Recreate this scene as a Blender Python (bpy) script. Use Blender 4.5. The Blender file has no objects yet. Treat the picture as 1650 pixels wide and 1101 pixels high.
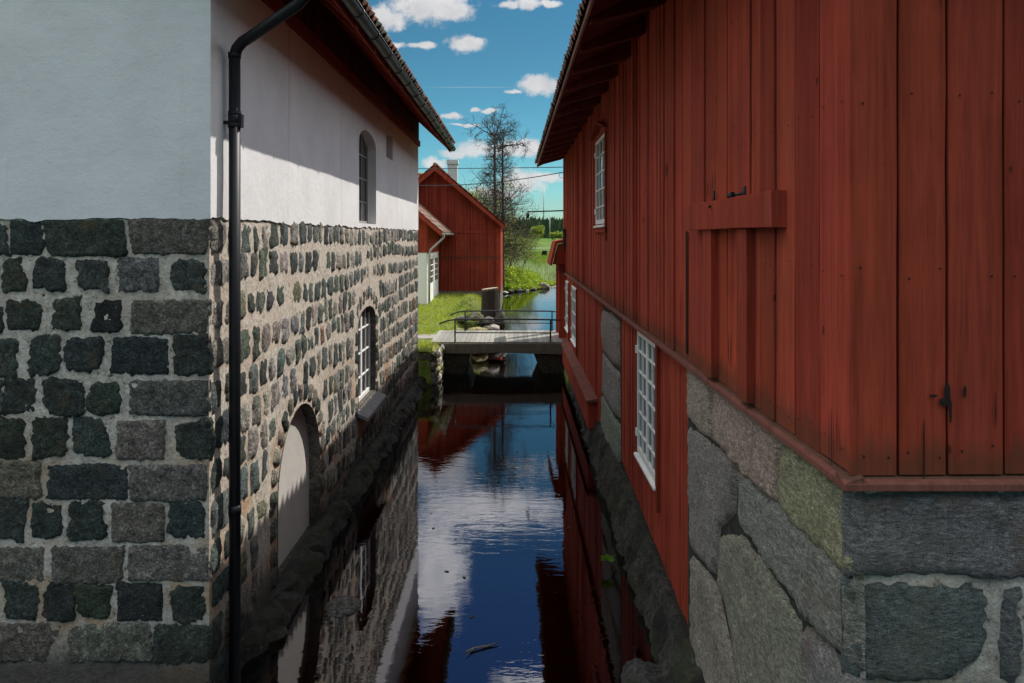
import bpy, math, random
import numpy as np
from mathutils import Vector, Matrix, noise
from mathutils.geometry import delaunay_2d_cdt

SC = bpy.context.scene
COL = SC.collection
RND = random.Random(7)
PI = math.pi

# ------------------------------------------------------------------ camera
FPX = 1200.0                      # focal length in pixels of the 1650 px wide photograph
CAMZ = 4.2
cam = bpy.data.cameras.new('camera'); camo = bpy.data.objects.new('camera', cam); COL.objects.link(camo)
camo.location = (0, 0, CAMZ); camo.rotation_euler = (PI/2, 0, 0)
cam.sensor_width = 36.0; cam.lens = 36.0*FPX/1650.0
cam.shift_x = -3/1650.0; cam.shift_y = -170.5/1650.0
cam.clip_start = 0.05; cam.clip_end = 6000
SC.camera = camo
SC.view_settings.view_transform = 'Standard'; SC.view_settings.look = 'None'
SC.view_settings.gamma = 1; SC.view_settings.use_curve_mapping = False
SC.view_settings.exposure = 0.0
SC.cycles.max_bounces = 7; SC.cycles.transparent_max_bounces = 12
SC.cycles.caustics_reflective = False; SC.cycles.caustics_refractive = False

SUN_EL = math.radians(49.5); SUN_ROT = math.radians(47)
SUN_DIR = Vector((math.cos(SUN_EL)*math.sin(SUN_ROT), math.cos(SUN_EL)*math.cos(SUN_ROT), math.sin(SUN_EL)))

def ray(px, py, Y):
    return Vector(((px-828)*Y/FPX, Y, CAMZ+(380-py)*Y/FPX))

# ------------------------------------------------------------------ node helper
class NT:
    def __init__(s, tree): s.t = tree
    def n(s, typ, **kw):
        nd = s.t.nodes.new(typ)
        for k, v in kw.items():
            if k.startswith('_'): setattr(nd, k[1:], v)
        return nd
    def L(s, a, b): s.t.links.new(a, b)
    def put(s, sock, v):
        if isinstance(v, bpy.types.NodeSocket): s.L(v, sock)
        else: sock.default_value = v
    def math(s, op, a, b=None, c=None, clamp=False):
        nd = s.n('ShaderNodeMath', _operation=op, _use_clamp=clamp); s.put(nd.inputs[0], a)
        if b is not None: s.put(nd.inputs[1], b)
        if c is not None: s.put(nd.inputs[2], c)
        return nd.outputs[0]
    def vm(s, op, a, b=None):
        nd = s.n('ShaderNodeVectorMath', _operation=op); s.put(nd.inputs[0], a)
        if b is not None: s.put(nd.inputs[1], b)
        return nd.outputs['Value' if op in ('LENGTH', 'DOT_PRODUCT') else 'Vector']
    def noise(s, vec, scale, detail=4, rough=.55, dist=0, out='Fac'):
        nd = s.n('ShaderNodeTexNoise'); s.L(vec, nd.inputs['Vector'])
        nd.inputs['Scale'].default_value = scale; nd.inputs['Detail'].default_value = detail
        nd.inputs['Roughness'].default_value = rough; nd.inputs['Distortion'].default_value = dist
        return nd.outputs[out]
    def voro(s, vec, scale, feature='F1', out='Distance'):
        nd = s.n('ShaderNodeTexVoronoi', _feature=feature); s.L(vec, nd.inputs['Vector'])
        nd.inputs['Scale'].default_value = scale
        return nd.outputs[out]
    def coord(s, scale=(1, 1, 1), which='Object'):
        tc = s.n('ShaderNodeTexCoord'); mp = s.n('ShaderNodeMapping'); s.L(tc.outputs[which], mp.inputs['Vector'])
        mp.inputs['Scale'].default_value = scale
        return mp.outputs['Vector']
    def ramp(s, fac, stops):
        nd = s.n('ShaderNodeValToRGB'); s.L(fac, nd.inputs['Fac']); e = nd.color_ramp.elements
        while len(e) > len(stops): e.remove(e[-1])
        while len(e) < len(stops): e.new(.5)
        for el, (p, c) in zip(e, stops):
            el.position = p
            el.color = (c, c, c, 1) if isinstance(c, (int, float)) else (*c, 1)
        return nd.outputs['Color']
    def mix(s, fac, a, b, blend='MIX'):
        nd = s.n('ShaderNodeMix', _data_type='RGBA', _blend_type=blend)
        s.put(nd.inputs['Factor'], fac)
        for sock, v in ((nd.inputs['A'], a), (nd.inputs['B'], b)):
            pass
        sa = [i for i in nd.inputs if i.identifier == 'A_Color'][0]; sb = [i for i in nd.inputs if i.identifier == 'B_Color'][0]
        s.put(sa, a if isinstance(a, bpy.types.NodeSocket) else (*a, 1)); s.put(sb, b if isinstance(b, bpy.types.NodeSocket) else (*b, 1))
        return [o for o in nd.outputs if o.identifier == 'Result_Color'][0]
    def smooth(s, x, a, b, lo=0.0, hi=1.0):
        nd = s.n('ShaderNodeMapRange', _interpolation_type='SMOOTHSTEP'); s.put(nd.inputs[0], x)
        for i, v in enumerate((a, b, lo, hi)): nd.inputs[i+1].default_value = v
        return nd.outputs[0]
    def bump(s, h, strength, dist, normal=None):
        nd = s.n('ShaderNodeBump'); s.L(h, nd.inputs['Height']); nd.inputs['Strength'].default_value = strength
        nd.inputs['Distance'].default_value = dist
        if normal is not None: s.L(normal, nd.inputs['Normal'])
        return nd.outputs['Normal']
    def attr(s, name='col'):
        nd = s.n('ShaderNodeAttribute', _attribute_name=name); return nd.outputs['Color']

def material(name, fn):
    m = bpy.data.materials.new(name); m.use_nodes = True; t = m.node_tree; t.nodes.clear()
    g = NT(t); out = g.n('ShaderNodeOutputMaterial'); p = g.n('ShaderNodeBsdfPrincipled'); g.L(p.outputs[0], out.inputs[0])
    fn(g, p, out); return m
def setp(g, p, col=None, rough=None, metal=None, spec=None, normal=None):
    if col is not None: g.put(p.inputs['Base Color'], col if isinstance(col, bpy.types.NodeSocket) else (*col, 1))
    if rough is not None: g.put(p.inputs['Roughness'], rough)
    if metal is not None: p.inputs['Metallic'].default_value = metal
    if spec is not None: p.inputs['Specular IOR Level'].default_value = spec
    if normal is not None: g.L(normal, p.inputs['Normal'])

# ------------------------------------------------------------------ world: sky with clouds
W = bpy.data.worlds.new('World'); SC.world = W; W.use_nodes = True
g = NT(W.node_tree); W.node_tree.nodes.clear()
wo = g.n('ShaderNodeOutputWorld'); bg = g.n('ShaderNodeBackground'); g.L(bg.outputs[0], wo.inputs[0])
SKY_STRENGTH = 0.10
bg.inputs['Strength'].default_value = SKY_STRENGTH
sky = g.n('ShaderNodeTexSky', _sky_type='NISHITA', _sun_disc=False, _sun_elevation=SUN_EL, _sun_rotation=SUN_ROT,
          _altitude=200, _air_density=1.0, _dust_density=0.2, _ozone_density=1.6)
tc0 = g.n('ShaderNodeTexCoord'); sp0 = g.n('ShaderNodeSeparateXYZ'); g.L(tc0.outputs['Generated'], sp0.inputs[0])
hs = g.n('ShaderNodeHueSaturation'); hs.inputs['Hue'].default_value = .476; hs.inputs['Saturation'].default_value = 1.2
hs.inputs['Value'].default_value = .61
g.L(g.mix(1.0, sky.outputs[0], g.mix(g.smooth(sp0.outputs[2], .27, .5), g.mix(g.smooth(sp0.outputs[2], .02, .26), (.92, 1.32, 1.5), (.86, 1.0, 1.12)), (1.2, 1.0, 1.62)), 'MULTIPLY'), hs.inputs['Color'])
tc = g.n('ShaderNodeTexCoord'); sep = g.n('ShaderNodeSeparateXYZ'); g.L(tc.outputs['Generated'], sep.inputs[0])
dy = g.math('MAXIMUM', sep.outputs[1], .03)
U = g.math('MULTIPLY', g.math('DIVIDE', sep.outputs[0], dy), FPX)          # cloud plane coordinates, 1200 units to the radian
V = g.math('MULTIPLY', g.math('DIVIDE', sep.outputs[2], dy), FPX)
cb = g.n('ShaderNodeCombineXYZ'); g.L(U, cb.inputs[0]); g.L(V, cb.inputs[1]); P = cb.outputs[0]
w1 = g.vm('SUBTRACT', g.noise(P, .022, 5, .6, out='Color'), (.5, .5, .5))
sc_ = g.n('ShaderNodeVectorMath', _operation='SCALE'); g.L(w1, sc_.inputs[0]); sc_.inputs['Scale'].default_value = 26
PW = g.vm('ADD', P, sc_.outputs[0])
CLOUDS = [(690, 8, 62, 30), (618, 28, 44, 19), (735, 20, 30, 16), (755, 72, 31, 12), (630, 72, 24, 6), (678, 75, 24, 6), (874, 138, 38, 15),
          (828, 148, 13, 4), (724, 187, 22, 4.5), (788, 178, 15, 4), (765, 176, 9, 4), (750, 200, 26, 3), (765, 240, 34, 15), (835, 238, 44, 13), (735, 246, 26, 8),
          (840, 292, 34, 20), (800, 312, 44, 12), (880, 285, 30, 8), (850, 6, 22, 9), (820, 8, 22, 7), (885, 5, 16, 6), (700, 262, 22, 9),
          (700, -5, 60, 24), (785, -62, 125, 34), (706, -165, 48, 88), (850, -345, 62, 22), (760, -40, 40, 14), (640, -120, 60, 40), (1000, -60, 90, 30),
          (560, -300, 120, 60), (1150, -200, 150, 50), (400, 60, 120, 40), (250, 180, 100, 25), (1150, 120, 80, 25), (1300, 220, 120, 25), (1350, -50, 120, 40),
          (330, -350, 160, 80), (1000, -700, 200, 120), (500, -800, 200, 100)]
m = None
for (cx, cy, a, b) in CLOUDS:
    d = g.vm('LENGTH', g.vm('MULTIPLY', g.vm('SUBTRACT', PW, (cx-828, 380-cy, 0)), (1/a, 1/b, 0)))
    m = d if m is None else g.math('MINIMUM', m, d)
fine = g.noise(P, .05, 8, .68)
soft = g.noise(P, .012, 4, .55)
den = g.math('ADD', m, g.math('MULTIPLY', g.math('SUBTRACT', fine, .5), 1.5))
den = g.math('ADD', den, g.math('MULTIPLY', g.math('SUBTRACT', g.noise(P, .017, 3, .5), .5), .9))
den = g.smooth(den, 1.28, .50)
den = g.math('MULTIPLY', den, g.smooth(soft, .25, .5, .75, 1.0))
# a contrail
ct = g.vm('LENGTH', g.vm('MULTIPLY', g.vm('SUBTRACT', P, (760-828, 380-141, 0)), (1/78., 1/1.1, 0)))
tl = g.math('MULTIPLY', g.smooth(ct, 1.2, .2), .22)
den = g.math('MAXIMUM', den, tl)
den = g.math('MULTIPLY', den, g.math('GREATER_THAN', sep.outputs[1], .05))
den = g.math('MULTIPLY', den, .93)
cshade = g.ramp(g.noise(P, .03, 4, .5), [(.3, (.70, .70, .72)), (.6, (.86, .84, .83))])
CLOUD_V = 8.9
cc = g.n('ShaderNodeVectorMath', _operation='SCALE'); g.L(cshade, cc.inputs[0]); g.L(g.math('MULTIPLY', g.smooth(sep.outputs[2], .29, .36, 1.0, 2.5), CLOUD_V), cc.inputs['Scale'])
skyc = g.mix(den, hs.outputs[0], cc.outputs[0])
# unseen bright clouds added overhead, at the sides and behind to lift the shade
dirn = tc.outputs['Generated']
side = g.math('SUBTRACT', g.math('ABSOLUTE', sep.outputs[0]), g.math('MULTIPLY', g.math('ABSOLUTE', sep.outputs[1]), 1.1))
over = g.math('MAXIMUM', g.smooth(sep.outputs[2], .56, .66), g.math('MULTIPLY', g.smooth(side, .0, .25), g.smooth(sep.outputs[2], .12, .3)))
back = g.math('MULTIPLY', g.math('MULTIPLY', g.smooth(sep.outputs[1], -.02, -.22), g.smooth(sep.outputs[2], .0, .10)), .06)
over = g.math('MAXIMUM', over, back)
big = g.smooth(g.noise(dirn, 2.6, 8, .6, .3),   .30, .42)
big = g.math('MULTIPLY', big, over)
bc = g.n('ShaderNodeVectorMath', _operation='SCALE'); g.L(g.ramp(g.noise(dirn, 7, 5, .6), [(.3, (.70, .76, .84)), (.65, (.93, .97, 1.0))]), bc.inputs[0]); bc.inputs['Scale'].default_value = 18.5
g.L(g.mix(big, skyc, bc.outputs[0]), bg.inputs['Color'])

# ------------------------------------------------------------------ sun
sl = bpy.data.lights.new('sun', 'SUN'); sl.energy = 5.0; sl.angle = math.radians(.5); sl.color = (1, .955, .89)
so = bpy.data.objects.new('sun', sl); COL.objects.link(so); so.location = SUN_DIR*60
so.rotation_euler = SUN_DIR.to_track_quat('Z', 'Y').to_euler()

# ------------------------------------------------------------------ materials
M = {}
def plaster(g, p, o, tint=(.74, .73, .72), stain=True):
    c = g.coord(); n1 = g.noise(c, 1.3, 6, .6); n2 = g.noise(c, 9, 5, .6); n3 = g.noise(c, 45, 4, .6)
    col = g.mix(g.smooth(n1, .35, .7), tint, tuple(x*.90 for x in tint))
    col = g.mix(g.math('MULTIPLY', g.smooth(n2, .62, .80), .12), col, (.50, .46, .42))
    if stain:
        st = g.noise(g.coord((2.2, 2.2, .10)), 1.6, 5, .7)
        col = g.mix(g.math('MULTIPLY', g.smooth(st, .58, .74), .42), col, (.44, .37, .30))
        fl = g.voro(c, 1.5); col = g.mix(g.math('MULTIPLY', g.smooth(fl, .018, .008), .5), col, (.3, .26, .22))
        sc = g.noise(g.coord((30, 30, 4)), 1.0, 5, .75); col = g.mix(g.math('MULTIPLY', g.math('MULTIPLY', g.smooth(sc, .68, .74), g.smooth(n1, .5, .6)), .5), col, (.36, .32, .28))
    h = g.math('ADD', g.math('MULTIPLY', n2, .6), g.math('MULTIPLY', n3, .25))
    setp(g, p, col, .88, spec=.2, normal=g.bump(h, .5, .02))
M['plaster'] = material('white_plaster', plaster)
M['panel_plaster'] = material('grey_render', lambda g, p, o: plaster(g, p, o, (.52, .49, .45), False))
def mortar(g, p, o):
    c = g.coord(); n1 = g.noise(c, 1.1, 5, .6); n2 = g.noise(c, 14, 6, .65); n3 = g.noise(c, 60, 4, .6)
    nm = g.noise(c, 30, 7, .75)
    col = g.ramp(g.math('ADD', g.math('MULTIPLY', n2, .45), g.math('MULTIPLY', nm, .55)), [(.37, (.12, .10, .082)), (.45, (.44, .385, .315)), (.54, (.61, .55, .465)), (.64, (.76, .715, .645))])
    col = g.mix(g.math('MULTIPLY', g.smooth(g.noise(c, 4.5, 5, .65), .54, .66), .55), col, (.30, .27, .235))
    col = g.mix(g.math('MULTIPLY', g.smooth(g.noise(c, 2.3, 4, .6), .52, .66), .5), col, (.58, .46, .385))
    sp = g.n('ShaderNodeSeparateXYZ'); g.L(c, sp.inputs[0])
    low = g.smooth(sp.outputs[2], 3.1, 1.2)
    orange = g.math('MULTIPLY', g.smooth(n1, .47, .62), g.math('ADD', g.math('MULTIPLY', low, .55), .12))
    col = g.mix(orange, col, (.40, .235, .11))
    damp_shade = g.math('MULTIPLY', g.smooth(g.math('ADD', sp.outputs[2], g.math('MULTIPLY', n1, .8)), 1.35, .65), .88)  # waterline damp, carried further up to paint in the shade of the lower wall
    col = g.mix(damp_shade, col, (.04, .033, .027))
    h = g.math('ADD', n2, g.math('MULTIPLY', n3, .4))
    setp(g, p, col, .95, spec=.15, normal=g.bump(g.math('ADD', h, nm), .7, .022))
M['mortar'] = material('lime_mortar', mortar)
def stone(g, p, o):
    c = g.coord(); a = g.attr(); n1 = g.noise(c, 7, 5, .65); n2 = g.noise(c, 32, 6, .7); n3 = g.noise(c, 95, 3, .6)
    n4 = g.noise(c, 46, 5, .8)
    n5 = g.noise(c, 17, 5, .7, .6)
    f = g.ramp(g.math('ADD', g.math('ADD', g.math('MULTIPLY', n1, .2), g.math('MULTIPLY', n5, .3)), g.math('MULTIPLY', n4, .5)), [(.38, .10), (.46, .75), (.53, 1.5), (.62, 3.8)])
    col = g.mix(1.0, a, f, 'MULTIPLY')
    vein = g.noise(g.coord((3, 3, 1)), 8, 6, .8, 1.5)
    col = g.mix(g.math('MULTIPLY', g.smooth(vein, .66, .74), .45), col, (.34, .32, .29))
    col = g.mix(g.math('MULTIPLY', g.smooth(g.noise(c, 3.3, 6, .7), .56, .68), .5), col, (.12, .085, .045))
    sp = g.n('ShaderNodeSeparateXYZ'); g.L(c, sp.inputs[0]); foot_shade = g.math('MULTIPLY', g.smooth(g.math('ADD', sp.outputs[2], g.math('MULTIPLY', n1, .8)), 1.25, .6), .7)  # shade of the lower wall painted into the stones
    chip = g.noise(c, 19, 6, .78, .8); col = g.mix(g.math('MULTIPLY', g.smooth(chip, .63, .67), .75), col, (.30, .28, .25))
    col = g.mix(foot_shade, col, (.022, .020, .017))
    h = g.math('ADD', n4, g.math('MULTIPLY', n5, 1.6))
    setp(g, p, col, .85, spec=.25, normal=g.bump(h, .9, .035))
M['stone'] = material('slag_stone', stone)
def granite(g, p, o):
    c = g.coord(); a = g.attr(); n1 = g.noise(c, 2.6, 5, .6); n2 = g.noise(g.coord((1, 1, 2.4)), 22, 6, .75); n3 = g.noise(c, 120, 3, .7); v = g.voro(c, 85, out='Color')
    f = g.ramp(g.math('ADD', g.math('MULTIPLY', n2, .6), g.math('MULTIPLY', n3, .4)), [(.37, .22), (.47, .8), (.54, 1.2), (.64, 2.4)])
    col = g.mix(1.0, a, f, 'MULTIPLY')
    col = g.mix(g.math('MULTIPLY', g.smooth(n1, .52, .70), .45), col, (.17, .165, .115))
    li = g.noise(c, 5.5, 7, .7)
    col = g.mix(g.math('MULTIPLY', g.smooth(li, .60, .70), .5), col, (.30, .31, .27))
    col = g.mix(g.math('MULTIPLY', g.smooth(g.noise(c, 1.9, 4, .6), .58, .7), .45), col, (.22, .13, .095))
    h = g.math('ADD', g.math('MULTIPLY', n2, 1.2), g.math('MULTIPLY', n3, .5))
    setp(g, p, col, .85, spec=.3, normal=g.bump(h, 1.0, .045))
M['granite'] = material('rough_granite', granite)
def rubble(g, p, o):
    c = g.coord(); a = g.attr(); n1 = g.noise(c, 3, 5, .6); n2 = g.noise(c, 20, 6, .7); n3 = g.noise(c, 70, 3, .7)
    col = g.mix(1.0, a, g.ramp(n2, [(.36, .25), (.5, 1.0), (.64, 2.4)]), 'MULTIPLY')
    col = g.mix(g.math('MULTIPLY', g.smooth(n1, .48, .62), .7), col, (.035, .04, .013))
    col = g.mix(g.math('MULTIPLY', g.smooth(g.noise(c, 7, 6, .7), .63, .68), .55), col, (.17, .17, .145))
    setp(g, p, col, .8, spec=.4, normal=g.bump(g.math('ADD', n2, g.math('MULTIPLY', n3, .5)), 1.0, .04))
M['rubble'] = material('mossy_rubble', rubble)
def wood(g, p, o, base=(.33, .052, .028), wear=.75, gscale=1.0):
    c = g.coord(); a = g.attr()
    gr = g.noise(g.coord((38*gscale, 38*gscale, 1.6)), 1.0, 6, .7, .4); big = g.noise(c, 1.4, 5, .6)
    st = g.noise(g.coord((9, 9, .35)), 1.0, 5, .65)
    col = g.mix(1.0, a, base, 'MULTIPLY')
    col = g.mix(1.0, col, g.ramp(gr, [(.25, .62), (.5, 1.0), (.75, 1.28)]), 'MULTIPLY')
    col = g.mix(1.0, col, g.ramp(st, [(.3, .72), (.55, 1.0), (.75, 1.18)]), 'MULTIPLY')
    col = g.mix(1.0, col, g.ramp(big, [(.3, .82), (.7, 1.12)]), 'MULTIPLY')
    # worn, grey-bleached grain and dark cracks
    wr = g.math('MULTIPLY', g.smooth(gr, .60, .74), g.smooth(g.noise(g.coord((3, 3, .8)), 1.3, 5, .7), .50, .68))
    col = g.mix(g.math('MULTIPLY', wr, wear), col, (.20, .105, .085))
    ck = g.math('MULTIPLY', g.smooth(g.noise(g.coord((60*gscale, 60*gscale, .9)), 1.0, 3, .5), .69, .74), g.smooth(g.noise(g.coord((4, 4, 1.1)), 1.5, 3, .5), .52, .62))
    col = g.mix(g.math('MULTIPLY', ck, .8), col, (.03, .012, .009))
    kn = g.voro(g.coord((1.0, 1.0, .55)), 3.2); kn = g.smooth(kn, .055, .03)
    col = g.mix(g.math('MULTIPLY', kn, .75), col, (.045, .014, .01))
    spz = g.n('ShaderNodeSeparateXYZ'); g.L(c, spz.inputs[0]); foot = g.math('MULTIPLY', g.smooth(g.math('SUBTRACT', spz.outputs[2], g.math('MULTIPLY', st, .45)), 3.02, 2.86), g.math('GREATER_THAN', spz.outputs[2], 3.03))
    col = g.mix(g.math('MULTIPLY', foot, .55), col, (.055, .042, .022))
    fade = g.smooth(g.noise(g.coord((1.2, 1.2, .45)), 1.0, 5, .65), .5, .68); col = g.mix(g.math('MULTIPLY', fade, .22), col, (.30, .085, .055))
    h = g.math('SUBTRACT', g.math('SUBTRACT', gr, g.math('MULTIPLY', ck, 1.5)), g.math('MULTIPLY', kn, .7))
    setp(g, p, col, g.smooth(gr, .3, .7, .72, .92), spec=.10, normal=g.bump(h, .55, .008))
M['wood'] = material('red_painted_boards', wood)
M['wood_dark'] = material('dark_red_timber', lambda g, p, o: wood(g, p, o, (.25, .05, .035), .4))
M['wood_weathered'] = material('weathered_sill_timber', lambda g, p, o: wood(g, p, o, (.20, .075, .055), 1.0))
def tarred(g, p, o):
    n = g.noise(g.coord((20, 20, 2)), 1, 5, .6); setp(g, p, g.mix(n, (.012, .008, .008), (.035, .02, .018)), .85, spec=.15)
M['gap'] = material('dark_board_backing', tarred)
def white_paint(g, p, o):
    c = g.coord(); n = g.noise(c, 11, 6, .7); col = g.mix(g.math('MULTIPLY', g.smooth(n, .58, .72), .6), (.80, .78, .74), (.42, .37, .32))
    setp(g, p, col, .55, spec=.35, normal=g.bump(n, .25, .004))
M['white'] = material('white_paint', white_paint)
M['grey_frame'] = material('grey_painted_frame', lambda g, p, o: setp(g, p, g.mix(g.noise(g.coord(), 14, 4), (.20, .19, .18), (.34, .32, .30)), .6))
def glass(g, p, o):
    c = g.coord(); n = g.noise(c, 2.2, 3); setp(g, p, g.mix(n, (.012, .014, .016), (.035, .038, .04)), .06, spec=.6, normal=g.bump(n, .12, .02))
M['glass'] = material('window_glass', glass)
def metal(col, rough, mt, sc=18):
    def f(g, p, o):
        n = g.noise(g.coord(), sc, 6, .65); n2 = g.noise(g.coord(), 3, 4, .6)
        setp(g, p, g.mix(g.smooth(n, .45, .75), col, tuple(min(1, x*1.9+.01) for x in col)), g.math('ADD', g.math('MULTIPLY', n2, .3), rough-.12), mt, .45, g.bump(n, .12, .003))
    return f
M['black_metal'] = material('black_enamelled_steel', lambda g, p, o: setp(g, p, g.mix(g.smooth(g.noise(g.coord(), 12, 6, .7), .5, .8), (.006, .006, .0075), (.018, .018, .019)), .5, 0, .3))
M['gutter'] = material('weathered_steel_gutter', metal((.05, .055, .05), .45, .55))
M['galv'] = material('galvanised_steel', metal((.34, .33, .31), .45, .4))
M['rail'] = material('black_iron_rail', metal((.014, .014, .016), .5, 0.2))
def tile(g, p, o):
    c = g.coord(); a = g.attr(); n = g.noise(c, 9, 6, .7); n2 = g.noise(c, 2, 4, .6)
    col = g.mix(1.0, a, g.ramp(n, [(.3, .55), (.5, 1.0), (.7, 1.5)]), 'MULTIPLY')
    col = g.mix(g.math('MULTIPLY', g.smooth(n2, .5, .7), .6), col, (.10, .095, .07))
    setp(g, p, col, .9, spec=.2, normal=g.bump(n, .6, .02))
M['tile'] = material('clay_pantile', tile)
def concrete(base):
    def f(g, p, o):
        c = g.coord(); n = g.noise(c, 5, 6, .65); n2 = g.noise(c, 40, 4, .6); st = g.noise(g.coord((3, 3, .5)), 2, 5, .7)
        col = g.mix(g.smooth(n, .3, .7), tuple(x*.75 for x in base), base)
        col = g.mix(g.math('MULTIPLY', g.smooth(st, .55, .7), .6), col, tuple(x*.35 for x in base))
        setp(g, p, col, .9, spec=.2, normal=g.bump(g.math('ADD', n, n2), .5, .01))
    return f
M['concrete'] = material('old_concrete', concrete((.16, .142, .115)))
M['slate'] = material('grey_stone_sill', concrete((.24, .24, .245)))
M['chimney'] = material('white_render_chimney', concrete((.55, .55, .56)))
def deck(g, p, o):
    c = g.coord(); a = g.attr(); n = g.noise(g.coord((40, 2, 2)), 1, 5, .65); n2 = g.noise(c, 3, 5, .6)
    col = g.mix(1.0, a, (.25, .235, .205), 'MULTIPLY'); col = g.mix(1.0, col, g.ramp(n, [(.25, .7), (.75, 1.25)]), 'MULTIPLY')
    col = g.mix(g.math('MULTIPLY', g.smooth(n2, .5, .7), .4), col, (.16, .15, .11))
    setp(g, p, col, .85, spec=.25, normal=g.bump(n, .4, .006))
M['deck'] = material('grey_deck_planks', deck)
def vcol(rough=.8, spec=.25, trans=0.0, var=.5):
    def f(g, p, o):
        a = g.attr(); n = g.noise(g.coord(), 6, 3); col = g.mix(var, a, g.mix(1.0, a, g.ramp(n, [(.3, .55), (.7, 1.5)]), 'MULTIPLY'))
        setp(g, p, col, rough, spec=spec)
        if trans > 0:
            tb = g.n('ShaderNodeBsdfTranslucent'); g.L(g.mix(1.0, col, (1.25, 1.25, .55), 'MULTIPLY'), tb.inputs[0])
            mx = g.n('ShaderNodeMixShader'); mx.inputs[0].default_value = trans
            g.L(p.outputs[0], mx.inputs[1]); g.L(tb.outputs[0], mx.inputs[2]); g.L(mx.outputs[0], o.inputs[0])
    return f
M['leaf'] = material('leaf', vcol(.6, .3, .35))
M['grass_blade'] = material('grass_blade', vcol(.65, .25, .30))
M['conifer'] = material('conifer_needles', vcol(.9, .1, 0))
def bark(g, p, o):
    n = g.noise(g.coord((9, 9, 2)), 2, 6, .7); setp(g, p, g.mix(1.0, g.attr(), g.ramp(n, [(.3, .5), (.7, 1.5)]), 'MULTIPLY'), .9, spec=.15, normal=g.bump(n, .7, .02))
M['bark'] = material('bark', bark)
def turf(g, p, o):
    c = g.coord(); n1 = g.noise(c, .35, 6, .65); n2 = g.noise(c, 6, 6, .7); n3 = g.noise(c, .03, 4, .6)
    col = g.ramp(n2, [(.3, (.06, .09, .016)), (.5, (.13, .19, .03)), (.7, (.22, .26, .06))])
    col = g.mix(g.math('MULTIPLY', g.smooth(n1, .52, .68), .55), col, (.17, .145, .07))
    far = g.ramp(n3, [(.35, (.05, .105, .012)), (.5, (.068, .13, .016)), (.65, (.11, .135, .03))])
    sp = g.n('ShaderNodeSeparateXYZ'); g.L(c, sp.inputs[0])
    col = g.mix(g.smooth(sp.outputs[1], 75, 120), col, far)
    under = g.smooth(sp.outputs[2], .12, -.05)
    col = g.mix(under, col, (.09, .052, .022))
    setp(g, p, col, .95, spec=.1, normal=g.bump(n2, .8, .05))
M['turf'] = material('turf', turf)
M['gravel'] = material('gravel', lambda g, p, o: setp(g, p, g.mix(g.noise(g.coord(), 45, 5, .7), (.16, .145, .12), (.42, .39, .34)), .95, spec=.15, normal=g.bump(g.noise(g.coord(), 60, 4), .8, .02)))
M['bed'] = material('stream_bed_mud', lambda g, p, o: setp(g, p, g.mix(g.noise(g.coord(), 2.5, 5, .6), (.035, .018, .007), (.16, .075, .022)), .95, spec=.1))
def water(g, p, o):
    t = g.t; t.nodes.remove(p)
    c = g.coord()
    n1 = g.noise(g.coord((2.6, 7.5, 1)), 1.0, 3, .5, .6); n2 = g.noise(g.coord((.5, 1.1, 1)), 1.0, 3, .5); n3 = g.noise(g.coord((9, 22, 1)), 1.0, 2, .5)
    patch = g.smooth(g.noise(c, .35, 3, .5), .38, .62, .35, 1.0)
    h = g.math('ADD', g.math('MULTIPLY', g.math('MULTIPLY', n1, patch), .55), g.math('ADD', g.math('MULTIPLY', n2, .55), g.math('MULTIPLY', n3, .08)))
    nm = g.bump(h, .32, .010)
    gl = g.n('ShaderNodeBsdfGlossy'); gl.inputs['Roughness'].default_value = .012; gl.inputs['Color'].default_value = (.92, .93, 1, 1); g.L(nm, gl.inputs['Normal'])
    tr = g.n('ShaderNodeBsdfTransparent'); tr.inputs['Color'].default_value = (.34, .17, .065, 1)
    fr = g.n('ShaderNodeFresnel'); fr.inputs['IOR'].default_value = 2.0; g.L(nm, fr.inputs['Normal'])
    mx = g.n('ShaderNodeMixShader'); g.L(fr.outputs[0], mx.inputs[0]); g.L(tr.outputs[0], mx.inputs[1]); g.L(gl.outputs[0], mx.inputs[2])
    g.L(mx.outputs[0], o.inputs[0])
M['water'] = material('dark_stream_water', water)

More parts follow.
